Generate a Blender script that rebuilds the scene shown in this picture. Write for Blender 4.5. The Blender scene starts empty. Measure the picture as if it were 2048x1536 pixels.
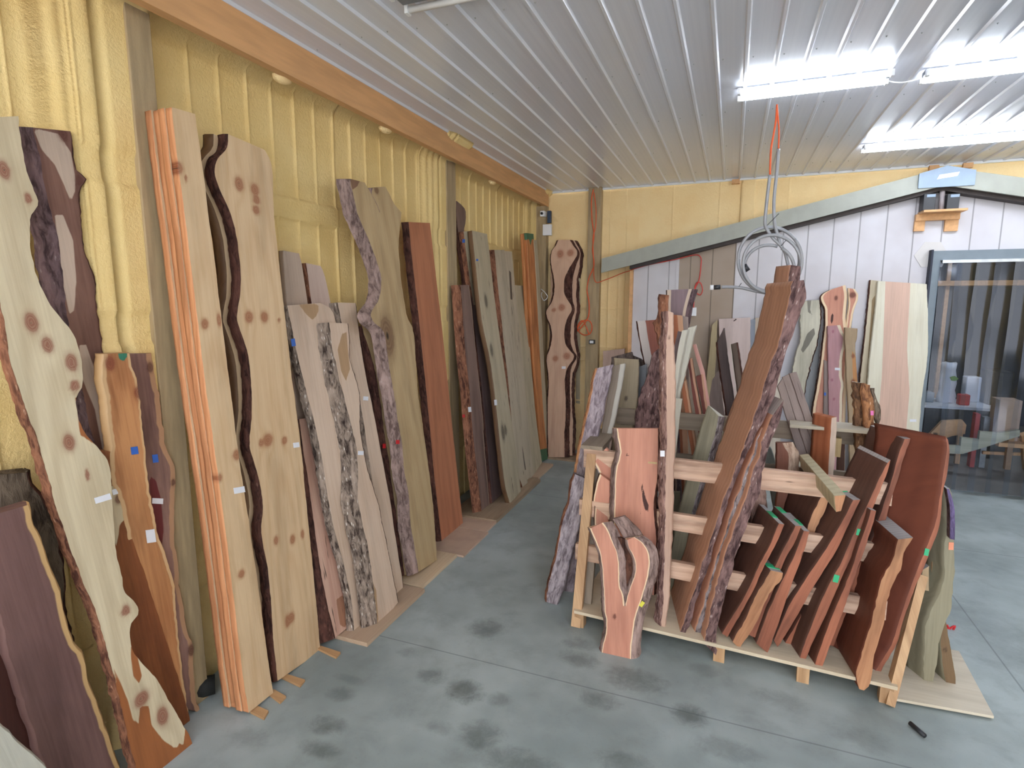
EXPO=1.05; WORLD=2.0; TUBE=15.0
import bpy, bmesh, math, random
from mathutils import Vector, Matrix, noise
random.seed(7)
S = 1.62                     # every length below is in units of S metres
f = 1130.0; CX, CY = 1024.0, 768.0
H0 = 1.72
PITCH = math.atan2(168, f); YAW = math.atan2(441*math.cos(PITCH), f)
FW = Vector((-math.sin(YAW)*math.cos(PITCH), math.cos(YAW)*math.cos(PITCH), -math.sin(PITCH)))
RT = Vector((math.cos(YAW), math.sin(YAW), 0)); UP = RT.cross(FW)
CAM = Vector((0, 0, H0))
scn = bpy.context.scene
col = scn.collection

def ray(x, y): return RT*((x-CX)/f) - UP*((y-CY)/f) + FW
def un(x, y, ax, val):
    d = ray(x, y); t = (val-CAM[ax])/d[ax]; return CAM + d*t
def onplane(x, y, P, N):
    d = ray(x, y); t = (P-CAM).dot(N)/d.dot(N); return CAM + d*t

def toppx(p):
    v = p-CAM; z = v.dot(FW); return (CX+f*v.dot(RT)/z, CY-f*v.dot(UP)/z)
def lin(c):
    c = c/255.0
    return c/12.92 if c <= 0.04045 else ((c+0.055)/1.055)**2.4
def rgb(c, k=1.0): return (lin(c[0])*k, lin(c[1])*k, lin(c[2])*k, 1)

# ---------------------------------------------------------------- objects
def props(o, label=None, cat=None, group=None, kind=None):
    if label: o['label'] = label
    if cat: o['category'] = cat
    if group: o['group'] = group
    if kind: o['kind'] = kind
    return o
def link(name, me, mats, parent=None, mw=None, smooth=False):
    o = bpy.data.objects.new(name, me); col.objects.link(o)
    for m in (mats if isinstance(mats, (list, tuple)) else [mats]): me.materials.append(m)
    if parent:
        o.parent = parent
        o.matrix_parent_inverse = parent_mw(parent).inverted()
    if mw is not None: o.matrix_basis = mw
    o['_mw'] = [v for r in (mw or Matrix.Identity(4)) for v in r]
    if smooth:
        for p in me.polygons: p.use_smooth = True
    return o
def parent_mw(o):
    v = o['_mw']; return Matrix([v[i*4:i*4+4] for i in range(4)])
def empty(name, loc, label=None, cat=None, group=None, kind=None):
    o = bpy.data.objects.new(name, None); col.objects.link(o)
    o.empty_display_size = 0.1
    mw = Matrix.Translation(Vector(loc)*S); o.matrix_basis = mw
    o['_mw'] = [v for r in mw for v in r]
    return props(o, label, cat, group, kind)

class MB:
    """collects shapes in world units and links them as one mesh"""
    def __init__(s): s.v = []; s.f = []; s.m = []
    def add(s, vs, fs, mi=0):
        b = len(s.v); s.v += [Vector(p) for p in vs]
        s.f += [[b+i for i in q] for q in fs]; s.m += [mi]*len(fs); return s
    def box(s, a, b, mi=0):
        x0, x1 = sorted((a[0], b[0])); y0, y1 = sorted((a[1], b[1])); z0, z1 = sorted((a[2], b[2]))
        vs = [(x, y, z) for z in (z0, z1) for y in (y0, y1) for x in (x0, x1)]
        return s.add(vs, [(0,2,3,1),(4,5,7,6),(0,1,5,4),(2,6,7,3),(0,4,6,2),(1,3,7,5)], mi)
    def beam(s, p, q, w, h, up=(0,0,1), mi=0):
        """bar from p to q, w wide across, h high along up"""
        p = Vector(p); q = Vector(q); d = (q-p).normalized(); u = Vector(up)
        sx = d.cross(u).normalized(); u = sx.cross(d).normalized()
        vs = []
        for e in (p, q):
            for i, j in ((-1,-1),(1,-1),(1,1),(-1,1)): vs.append(e+sx*(i*w/2)+u*(j*h/2))
        return s.add(vs, [(0,1,2,3),(7,6,5,4),(0,4,5,1),(1,5,6,2),(2,6,7,3),(3,7,4,0)], mi)
    def tube(s, pts, r, n=8, cap=True, mi=0):
        pts = [Vector(p) for p in pts]; rings = []
        a = None
        for i, p in enumerate(pts):
            t = (pts[min(i+1, len(pts)-1)]-pts[max(i-1, 0)]).normalized()
            if a is None: a = t.orthogonal().normalized()
            a = (a - t*a.dot(t)).normalized(); b = t.cross(a)
            rr = r[i] if isinstance(r, (list, tuple)) else r
            rings.append([p+a*(rr*math.cos(2*math.pi*k/n))+b*(rr*math.sin(2*math.pi*k/n)) for k in range(n)])
        vs = [v for g in rings for v in g]; fs = []
        for i in range(len(rings)-1):
            for k in range(n):
                fs.append((i*n+k, i*n+(k+1)%n, (i+1)*n+(k+1)%n, (i+1)*n+k))
        if cap: fs += [tuple(range(n))[::-1], tuple((len(rings)-1)*n+k for k in range(n))]
        return s.add(vs, fs, mi)
    def prism(s, poly, e, mi=0):
        """polygon (world points) pushed along e"""
        n = len(poly); e = Vector(e)
        vs = [Vector(p) for p in poly]+[Vector(p)+e for p in poly]
        fs = [tuple(range(n))[::-1], tuple(range(n, 2*n))]+[(i, (i+1)%n, n+(i+1)%n, n+i) for i in range(n)]
        return s.add(vs, fs, mi)
    def build(s, name, mats, parent=None, base=None, smooth=False, bevel=0):
        if base is None:
            n = len(s.v); base = Vector((sum(v.x for v in s.v)/n, sum(v.y for v in s.v)/n, min(v.z for v in s.v)))
        base = Vector(base)
        me = bpy.data.meshes.new(name)
        me.from_pydata([tuple((v-base)*S) for v in s.v], [], s.f)
        me.polygons.foreach_set('material_index', s.m)
        bm = bmesh.new(); bm.from_mesh(me); bmesh.ops.recalc_face_normals(bm, faces=bm.faces)
        bm.to_mesh(me); bm.free(); me.update()
        o = link(name, me, mats, parent, Matrix.Translation(base*S), smooth)
        if bevel:
            md = o.modifiers.new('bevel', 'BEVEL'); md.width = bevel*S; md.segments = 2; md.limit_method = 'ANGLE'
        return o

# ---------------------------------------------------------------- node helpers
def newmat(name):
    m = bpy.data.materials.new(name); m.use_nodes = True
    nt = m.node_tree; nt.nodes.clear()
    out = nt.nodes.new('ShaderNodeOutputMaterial'); b = nt.nodes.new('ShaderNodeBsdfPrincipled')
    nt.links.new(b.outputs[0], out.inputs[0]); return m, nt, b
def nd(nt, t, **kw):
    n = nt.nodes.new(t)
    for k, v in kw.items():
        if k.startswith('i_'): n.inputs[int(k[2:])].default_value = v
        else: setattr(n, k, v)
    return n
def math_(nt, op, a, b=None, c=None, clamp=False):
    n = nt.nodes.new('ShaderNodeMath'); n.operation = op; n.use_clamp = clamp
    for i, v in enumerate((a, b, c)):
        if v is None: continue
        if isinstance(v, (int, float)): n.inputs[i].default_value = v
        else: nt.links.new(v, n.inputs[i])
    return n.outputs[0]
def mixc(nt, fac, a, b, bt='MIX'):
    n = nt.nodes.new('ShaderNodeMix'); n.data_type = 'RGBA'; n.blend_type = bt
    for i, v in ((0, fac), (6, a), (7, b)):
        if isinstance(v, (int, float)): n.inputs[i].default_value = v
        elif isinstance(v, tuple): n.inputs[i].default_value = v
        else: nt.links.new(v, n.inputs[i])
    return n.outputs[2]
def sstep(nt, x, a, b):
    n = nt.nodes.new('ShaderNodeMapRange'); n.interpolation_type = 'SMOOTHSTEP'
    nt.links.new(x, n.inputs[0]); n.inputs[1].default_value = a; n.inputs[2].default_value = b
    return n.outputs[0]
def noise_(nt, vec, scale, detail=3, rough=.5, dist=0):
    n = nt.nodes.new('ShaderNodeTexNoise'); n.inputs['Scale'].default_value = scale
    n.inputs['Detail'].default_value = detail; n.inputs['Roughness'].default_value = rough
    n.inputs['Distortion'].default_value = dist
    if vec is not None: nt.links.new(vec, n.inputs['Vector'])
    return n.outputs[0]
def bump_(nt, h, strength, dist, bsdf):
    n = nt.nodes.new('ShaderNodeBump'); n.inputs['Strength'].default_value = strength
    n.inputs['Distance'].default_value = dist
    nt.links.new(h, n.inputs['Height']); nt.links.new(n.outputs[0], bsdf.inputs['Normal'])
def coords(nt, scale=(1, 1, 1)):
    tc = nt.nodes.new('ShaderNodeTexCoord'); mp = nt.nodes.new('ShaderNodeMapping')
    nt.links.new(tc.outputs['Object'], mp.inputs[0]); mp.inputs['Scale'].default_value = scale
    return mp.outputs[0]

def plain(name, c, rough=.6, metal=0, var=.12, scale=8, bump=0, bscale=60, stretch=(1, 1, 1), spec=.5):
    m, nt, b = newmat(name)
    v = coords(nt, stretch)
    n = noise_(nt, v, scale, 4)
    c1 = rgb(c, 1-var); c2 = rgb(c, 1+var)
    nt.links.new(mixc(nt, sstep(nt, n, .3, .7), c1, c2), b.inputs['Base Color'])
    b.inputs['Roughness'].default_value = rough; b.inputs['Metallic'].default_value = metal
    b.inputs['Specular IOR Level'].default_value = spec
    if bump: bump_(nt, noise_(nt, v, bscale, 4), bump, .01, b)
    return m

_wood = {}
def wood(light, dark=None, sap=None, patch=None, knot=(120, 70, 50), freq=260, stain=.25, crack=0., rough=.55, ringk=.45):
    """sawn timber: growth rings from the mesh's ring field, streaks, sapwood, figured patch, knots"""
    if dark is None: dark = tuple(int(c*.78) for c in light)
    if sap is None: sap = light
    if patch is None: patch = dark
    key = (light, dark, sap, patch, knot, freq, stain, crack, rough, ringk)
    if key in _wood: return _wood[key]
    m, nt, b = newmat('wood_%d' % len(_wood)); _wood[key] = m
    a1 = nd(nt, 'ShaderNodeAttribute', attribute_name='wd'); s1 = nd(nt, 'ShaderNodeSeparateXYZ'); nt.links.new(a1.outputs['Vector'], s1.inputs[0])
    a2 = nd(nt, 'ShaderNodeAttribute', attribute_name='wk'); s2 = nd(nt, 'ShaderNodeSeparateXYZ'); nt.links.new(a2.outputs['Vector'], s2.inputs[0])
    ring, w, v = s1.outputs; sapd, knt, pat = s2.outputs
    cv = nd(nt, 'ShaderNodeCombineXYZ'); nt.links.new(math_(nt, 'MULTIPLY', w, 90.), cv.inputs[0]); nt.links.new(math_(nt, 'MULTIPLY', v, 3.), cv.inputs[2])
    streak = noise_(nt, cv.outputs[0], 1., 5, .65)
    cb = nd(nt, 'ShaderNodeCombineXYZ'); nt.links.new(math_(nt, 'MULTIPLY', w, 9.), cb.inputs[0]); nt.links.new(math_(nt, 'MULTIPLY', v, 1.6), cb.inputs[2])
    blotch = noise_(nt, cb.outputs[0], 1., 4, .6)
    rg = math_(nt, 'SINE', math_(nt, 'ADD', math_(nt, 'MULTIPLY', ring, float(freq)), math_(nt, 'MULTIPLY', blotch, 5.)))
    rg = math_(nt, 'POWER', math_(nt, 'ADD', math_(nt, 'MULTIPLY', rg, .5), .5), 1.8)
    g = math_(nt, 'ADD', math_(nt, 'MULTIPLY', rg, ringk), math_(nt, 'MULTIPLY', math_(nt, 'SUBTRACT', streak, .42), 1.5), clamp=True)
    base = mixc(nt, g, rgb(light), rgb(dark))
    base = mixc(nt, math_(nt, 'MULTIPLY', sstep(nt, blotch, .42, .72), stain), base, rgb(tuple(c*.72 for c in dark)))
    sp = sstep(nt, math_(nt, 'ADD', sapd, math_(nt, 'MULTIPLY', math_(nt, 'SUBTRACT', blotch, .5), .02)), -.002, .003)
    base = mixc(nt, sp, base, mixc(nt, math_(nt, 'MULTIPLY', g, .35), rgb(sap), rgb(tuple(c*.8 for c in sap))))
    pp = sstep(nt, math_(nt, 'ADD', pat, math_(nt, 'MULTIPLY', math_(nt, 'SUBTRACT', streak, .5), .008)), -.002, .002)
    base = mixc(nt, pp, base, mixc(nt, math_(nt, 'MULTIPLY', g, .6), rgb(patch), rgb(tuple(c*.72 for c in patch))))
    kr = math_(nt, 'MULTIPLY', math_(nt, 'ADD', math_(nt, 'SINE', math_(nt, 'MULTIPLY', knt, 34.)), 1.), .18)
    kk = math_(nt, 'MULTIPLY', sstep(nt, knt, .34, .62), math_(nt, 'SUBTRACT', 1.0, kr))
    base = mixc(nt, math_(nt, 'MULTIPLY', sstep(nt, knt, .05, .45), .35), base, rgb(knot))
    base = mixc(nt, math_(nt, 'MULTIPLY', kk, .82), base, rgb(knot))
    base = mixc(nt, sstep(nt, knt, .93, 1.), base, rgb(tuple(c*.35 for c in knot)))
    if crack:
        cc = nd(nt, 'ShaderNodeCombineXYZ'); nt.links.new(math_(nt, 'MULTIPLY', w, 45.), cc.inputs[0]); nt.links.new(math_(nt, 'MULTIPLY', v, 5.), cc.inputs[2])
        cn = noise_(nt, cc.outputs[0], 1., 2, .5, .4)
        base = mixc(nt, math_(nt, 'MULTIPLY', sstep(nt, cn, .70-.1*crack, .76-.1*crack), .8), base, rgb((45, 32, 30)))
    nt.links.new(base, b.inputs['Base Color']); b.inputs['Roughness'].default_value = rough
    b.inputs['Specular IOR Level'].default_value = .3
    bump_(nt, streak, .25, .004, b)
    return m

_bark = {}
def bark(a=(95, 75, 65), c=(50, 36, 32), fleck=(170, 150, 140), fl=.35, scale=1.):
    key = (a, c, fleck, fl, scale)
    if key in _bark: return _bark[key]
    m, nt, b = newmat('bark_%d' % len(_bark)); _bark[key] = m
    v = coords(nt, (1, 1, .3))
    n1 = noise_(nt, v, 55*scale/S, 5, .65, .6); n2 = noise_(nt, v, 18*scale/S, 3)
    vo = nd(nt, 'ShaderNodeTexVoronoi'); nt.links.new(v, vo.inputs['Vector']); vo.inputs['Scale'].default_value = 75*scale/S
    base = mixc(nt, sstep(nt, n1, .35, .62), rgb(c), rgb(a))
    base = mixc(nt, math_(nt, 'MULTIPLY', sstep(nt, n2, .45, .7), .5), base, rgb(tuple(min(255, x*1.3) for x in a)))
    fk = math_(nt, 'MULTIPLY', sstep(nt, vo.outputs['Distance'], .28, .12), sstep(nt, n1, .52-.12*fl, .66-.12*fl))
    base = mixc(nt, math_(nt, 'MULTIPLY', fk, min(1., fl*2)), base, rgb(fleck))
    nt.links.new(base, b.inputs['Base Color']); b.inputs['Roughness'].default_value = .85
    b.inputs['Specular IOR Level'].default_value = .2
    bump_(nt, math_(nt, 'ADD', n1, math_(nt, 'MULTIPLY', n2, .6)), .9, .02, b)
    return m

# ---------------------------------------------------------------- slabs
def P(s):
    v = [float(t) for t in s.replace(',', ' ').split()]
    return list(zip(v[0::2], v[1::2]))
def segd(p, a, b):
    ax, ay = a; bx, by = b; px, py = p; dx, dy = bx-ax, by-ay
    L = dx*dx+dy*dy; t = 0 if L == 0 else max(0, min(1, ((px-ax)*dx+(py-ay)*dy)/L))
    return math.hypot(px-ax-dx*t, py-ay-dy*t)
def sdf(p, poly):
    d = 9; ins = False; n = len(poly)
    for i in range(n):
        a, b = poly[i], poly[(i+1) % n]
        d = min(d, segd(p, a, b))
        if (a[1] > p[1]) != (b[1] > p[1]) and p[0] < (b[0]-a[0])*(p[1]-a[1])/(b[1]-a[1])+a[0]: ins = not ins
    return d if ins else -d
def interp(pl, s):
    """pl: list of (w,v) sorted bottom to top; s fraction of its height"""
    v0, v1 = pl[0][1], pl[-1][1]; t = v0+(v1-v0)*s
    for i in range(len(pl)-1):
        a, b = pl[i], pl[i+1]
        if t <= b[1] or i == len(pl)-2:
            k = 0 if b[1] == a[1] else (t-a[1])/(b[1]-a[1]); k = max(0, min(1, k))
            return a[0]+(b[0]-a[0])*k, t
    return pl[-1]
def smooth_line(pl, closed=False):
    """one round of corner cutting keeping the ends"""
    q = [pl[0]]
    for i in range(len(pl)-1):
        a, b = pl[i], pl[i+1]
        if i > 0: q.append((a[0]*.8+b[0]*.2, a[1]*.8+b[1]*.2))
        if i < len(pl)-2: q.append((a[0]*.2+b[0]*.8, a[1]*.2+b[1]*.8))
    q.append(pl[-1]); return q

def plane_w(b, zb, t, xw):     # leaning on the left wall
    P0 = un(b[0], b[1], 2, zb); P1 = un(t[0], t[1], 0, xw)
    return P0, P1, Vector((0, 1, 0))
def plane_e(b, zb, t, yw, wd=(1, 0, 0)):     # leaning back, away from the camera
    P0 = un(b[0], b[1], 2, zb); P1 = un(t[0], t[1], 1, yw)
    return P0, P1, Vector(wd)
def plane_y(y0, lean=.12, z0=0.):  # foot on the line Y=y0 at z0, leaning back by lean per unit height
    return Vector((0, y0, z0)), Vector((0, y0+lean, z0+1)), Vector((1, 0, 0))

ID = 0
TAGC = {}
def slab(name, label, cat, face, plane, L, R, t=.04, E=None, side=None, end=None, flL=0., flR=0., bulge=.15,
         bkL=None, bkR=None, rough=.0012, sapw=(0, 0), knots=(), patch=(), tags=(), shift=(0, 0, 0), group=None,
         arms=(), zfoot=None, BL=None, BR=None, d0=.06, dk=.05, parent=None, grainoff=0., toptags=()):
    """one plank or flitch: outline L/R (top to bottom) on its leaning plane, real thickness t or depth vector E"""
    global ID; ID += 1; seed = ID*3.71
    P0, P1, wd = plane
    N = wd.cross(P1-P0).normalized()
    if N.dot(CAM-P0) < 0: N = -N
    # strips, each bottom to top
    strips = [(P(L)[::-1], P(R)[::-1])]+[(P(a)[::-1], P(b)[::-1]) for a, b in arms]
    l0, r0 = strips[0]
    W = lambda q: onplane(q[0], q[1], P0, N)
    if zfoot is not None:
        def ground(q):          # run the outline down to (or cut it at) the height it stands on
            w = [(W(a), a) for a in q]      # bottom to top
            while len(w) > 2 and w[1][0].z <= zfoot: w.pop(0)
            a, b = w[1][0], w[0][0]; k = (zfoot-a.z)/min(-1e-4, b.z-a.z); p = a+(b-a)*k
            w[0] = (p, toppx(p)); return [u[1] for u in w]
        l0, r0 = ground(l0), ground(r0); strips[0] = (l0, r0)
    if arms:
        top = (W(strips[1][0][-1])+W(strips[-1][1][-1]))/2
    else: top = (W(l0[-1])+W(r0[-1]))/2
    bot = (W(l0[0])+W(r0[0]))/2
    V = (top-bot).normalized()
    X = V.cross(N).normalized()
    if X.dot((W(r0[-1])-W(l0[-1]))+.5*(W(r0[0])-W(l0[0]))) < 0: X = -X
    Yb = V.cross(X).normalized()      # points away from the viewer
    if Yb.dot(N) > 0: print('flip', label)
    org = bot
    if E is not None: Ev = Vector(E); Ev = Vector((Ev.dot(X), Ev.dot(Yb), Ev.dot(V)))
    else: Ev = Vector((0, t, 0))
    def loc(q):
        p = W(q)-org; return (p.dot(X), p.dot(V))
    kn = []
    for k in knots:
        c = loc((k[0], k[1])); e = loc((k[0]+k[2], k[1])); r = math.hypot(e[0]-c[0], e[1]-c[1])
        kn.append((c[0], c[1], r, k[3] if len(k) > 3 else 1.6))
    pats = [[loc(q) for q in P(s)] for s in patch]
    Elen = Ev.length
    ke = max(3, int(Elen/.02)) if E is not None else 3
    verts = []; faces = []; fm = []; WD = []; WK = []
    bl = []; br = []       # bark rails
    def ringf(w, y, v):
        r = math.hypot(w*1.0+.01*noise.noise(Vector((seed, v*2.2, 0))), d0+dk*v+y+.03*noise.noise(Vector((v*1.3, seed, 2))))
        for (kx, kv, kr, ka) in kn:
            dd = ((w-kx)/kr)**2+((v-kv)/(kr*ka*1.7))**2
            if dd < 16: r += .9*kr*math.exp(-dd*.45)
        return r
    def knotf(w, v):
        m = 0
        for (kx, kv, kr, ka) in kn:
            wob = 1+.2*noise.noise(Vector((w*60, v*60, seed)))
            dd = (((w-kx)/kr)**2+((v-kv)/(kr*ka))**2)*wob
            m = max(m, math.exp(-dd*.75))
        return m
    def att(w, y, v, edge):
        WD.append((ringf(w, y, v), w+y+grainoff, v+seed))
        pd = max([sdf((w, v), p) for p in pats]) if pats else -.5
        WK.append((edge, knotf(w, v), max(-.5, pd)))
    BLp = smooth_line([loc(q) for q in P(BL)[::-1]]) if BL else None
    BRp = smooth_line([loc(q) for q in P(BR)[::-1]]) if BR else None
    for (lp, rp) in strips:
        lp = [loc(q) for q in lp]; rp = [loc(q) for q in rp]
        if rough > .0005: lp = smooth_line(lp); rp = smooth_line(rp)
        ln = max(lp[-1][1], rp[-1][1])-min(lp[0][1], rp[0][1])
        wdm = max(abs(b[0]-a[0]) for a, b in zip((interp(lp, k/6) for k in range(7)), (interp(rp, k/6) for k in range(7))))
        fine = 1 if (pats or kn) else 2
        nv = max(6, min(170, int(ln/(.012*fine)))); nu = max(2, min(26, int(wdm/(.011*fine))+1))
        rowF = []; rowL = []; rowR = []
        for i in range(nv+1):
            s = i/nv; a = interp(lp, s); b = interp(rp, s)
            na = rough*noise.noise(Vector((a[1]*38, seed, 1)))*1.6+rough*noise.noise(Vector((a[1]*9, seed, 5)))*2.5
            nb = rough*noise.noise(Vector((b[1]*38, seed, 9)))*1.6+rough*noise.noise(Vector((b[1]*9, seed, 13)))*2.5
            a = (a[0]+na, a[1]); b = (b[0]+nb, b[1])
            if b[0] < a[0]+.002: b = (a[0]+.002, b[1])
            row = []
            for j in range(nu+1):
                u = j/nu; w = a[0]+(b[0]-a[0])*u; v = a[1]+(b[1]-a[1])*u
                row.append(len(verts)); verts.append(Vector((w, 0, v)))
                ed = -.5
                if sapw[0]: ed = max(ed, sapw[0]-(w-a[0]))
                if sapw[1]: ed = max(ed, sapw[1]-(b[0]-w))
                att(w, 0, v, ed)
            rowF.append(row)
            for sgn, p, fl, rows in ((-1, a, flL, rowL), (1, b, flR, rowR)):
                if sgn < 0 and BLp: fl = max(.003, p[0]-interp(BLp, s)[0])
                if sgn > 0 and BRp: fl = max(.003, interp(BRp, s)[0]-p[0])
                rr = []
                for k in range(1, ke+1):
                    q = k/ke
                    out = sgn*(fl*q+bulge*min(t, .06)*math.sin(math.pi*q)*(1 if (fl or rough > .0011) and E is None else 0))
                    if fl: out += sgn*.004*noise.noise(Vector((p[1]*26, q*4, seed+sgn)))
                    vv = Vector((p[0]+out, 0, p[1]))+Ev*q
                    rr.append(len(verts)); verts.append(vv)
                    att(vv.x, vv.y, vv.z, (sapw[0] if sgn < 0 else sapw[1]) or -.5)
                rows.append(rr)
            if len(strips) > 0:
                bl.append((len(bl) and 0 or 0, [verts[row[0]]]+[verts[k] for k in rowL[-1]]))
                br.append((0, [verts[row[-1]]]+[verts[k] for k in rowR[-1]]))
        bl.append(None); br.append(None)
        for i in range(nv):
            for j in range(nu):
                faces.append((rowF[i][j], rowF[i][j+1], rowF[i+1][j+1], rowF[i+1][j])); fm.append(0)
            fL = [rowF[i][0]]+rowL[i]; fL2 = [rowF[i+1][0]]+rowL[i+1]
            fR = [rowF[i][-1]]+rowR[i]; fR2 = [rowF[i+1][-1]]+rowR[i+1]
            for k in range(ke):
                faces.append((fL[k+1], fL[k], fL2[k], fL2[k+1])); fm.append(1)
                faces.append((fR[k], fR[k+1], fR2[k+1], fR2[k])); fm.append(1)
            faces.append((rowL[i][-1], rowL[i+1][-1], rowR[i+1][-1], rowR[i][-1])); fm.append(0)
        for i in (0, nv):
            faces.append(tuple(rowF[i]+rowR[i]+rowL[i][::-1])); fm.append(2)
    me = bpy.data.meshes.new(name)
    me.from_pydata([tuple(v*S) for v in verts], [], faces)
    me.polygons.foreach_set('material_index', fm)
    for nm, dat in (('wd', WD), ('wk', WK)):
        at = me.attributes.new(nm, 'FLOAT_VECTOR', 'POINT'); at.data.foreach_set('vector', [c for d in dat for c in d])
    me.update()
    for i, pg in enumerate(me.polygons): pg.use_smooth = (fm[i] == 1)
    sh = Vector(shift)
    mw = Matrix(((X.x, Yb.x, V.x, 0), (X.y, Yb.y, V.y, 0), (X.z, Yb.z, V.z, 0), (0, 0, 0, 1)))
    mw.translation = (org+sh)*S
    mats = [face, side or face, end or side or face]
    hasparts = bkL or bkR or tags or toptags
    if parent is not None:
        link(name, me, mats, parent, mw); root = parent
    elif hasparts:
        root = bpy.data.objects.new(name, None); col.objects.link(root); root.empty_display_size = .1
        root.matrix_basis = mw; root['_mw'] = [v for r in mw for v in r]
        props(root, label, cat, group)
        link('wood_body', me, mats, root, mw)
    else:
        root = link(name, me, mats, None, mw); props(root, label, cat, group)
    # bark skins
    for rail, mt, sgn in ((bl, bkL, -1), (br, bkR, 1)):
        if not mt: continue
        vs = []; fs = []; prev = None
        for it in rail:
            if it is None: prev = None; continue
            pts = it[1]; cur = []
            for k, p in enumerate(pts):
                if k == 0:
                    cur.append(len(vs)); vs.append(p+Vector((-sgn*.0005, -.0006, 0)))
                rr = .004+.0035*noise.noise(Vector((p.z*60, k*1.7, seed)))+.004*noise.noise(Vector((p.z*14, k, seed)))
                if k == 0: rr *= .8
                cur.append(len(vs)); vs.append(p+Vector((sgn*max(.001, rr), -.0007 if k == 0 else 0, 0)))
            if prev:
                for k in range(len(cur)-1):
                    q = (cur[k], cur[k+1], prev[k+1], prev[k]); fs.append(q if sgn > 0 else q[::-1])
            prev = cur
        me = bpy.data.meshes.new('bark'); me.from_pydata([tuple(v*S) for v in vs], [], fs); me.update()
        link('bark', me, mt, root, mw, smooth=True)
    # tags: (x, y, w, h, rot, kind)
    for tg in tags:
        x, y, w, h, rot, kd = tg
        c = W((x, y))-N*0; ca, sa = math.cos(math.radians(rot)), math.sin(math.radians(rot))
        q = []
        for i, j in ((-1, 1), (1, 1), (1, -1), (-1, -1)):
            dx, dy = i*w/2, j*h/2
            q.append(W((x+dx*ca-dy*sa, y+dx*sa+dy*ca))+N*.0025+sh)
        MB().prism(q, -N*.0015).build(TAGN[kd], TAGM[kd], root)
    for f0, f1, kd in toptags:    # a strip across the top cut, between two fractions of the depth
        TL = W(strips[-1][0][-1])+sh; TR = W(strips[-1][1][-1])+sh; Ew = Vector(E)
        n = (TR-TL).cross(Ew).normalized()
        if n.z < 0: n = -n
        q = [TL+Ew*f0+n*.0025, TR+Ew*f0+n*.0025, TR+Ew*f1+n*.0025, TL+Ew*f1+n*.0025]
        MB().prism(q, -n*.003).build(TAGN[kd], TAGM[kd], root)
    return root
# ---------------------------------------------------------------- camera, light, view
cam = bpy.data.cameras.new('camera'); co = bpy.data.objects.new('camera', cam); col.objects.link(co)
cam.sensor_fit = 'HORIZONTAL'; cam.sensor_width = 36; cam.lens = 36*f/2048.0; cam.clip_start = .05; cam.clip_end = 200
co.matrix_world = Matrix(((RT.x, UP.x, -FW.x, 0), (RT.y, UP.y, -FW.y, 0), (RT.z, UP.z, -FW.z, H0*S), (0, 0, 0, 1)))
scn.camera = co
vs_ = scn.view_settings; vs_.view_transform = 'Standard'; vs_.look = 'None'; vs_.gamma = 1; vs_.use_curve_mapping = False
vs_.exposure = EXPO if 'EXPO' in globals() else 0.0

wld = bpy.data.worlds.new('World'); scn.world = wld; wld.use_nodes = True
wn = wld.node_tree; bg = wn.nodes['Background']; bg.inputs[0].default_value = (.97, .98, 1.0, 1); bg.inputs[1].default_value = WORLD

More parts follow.
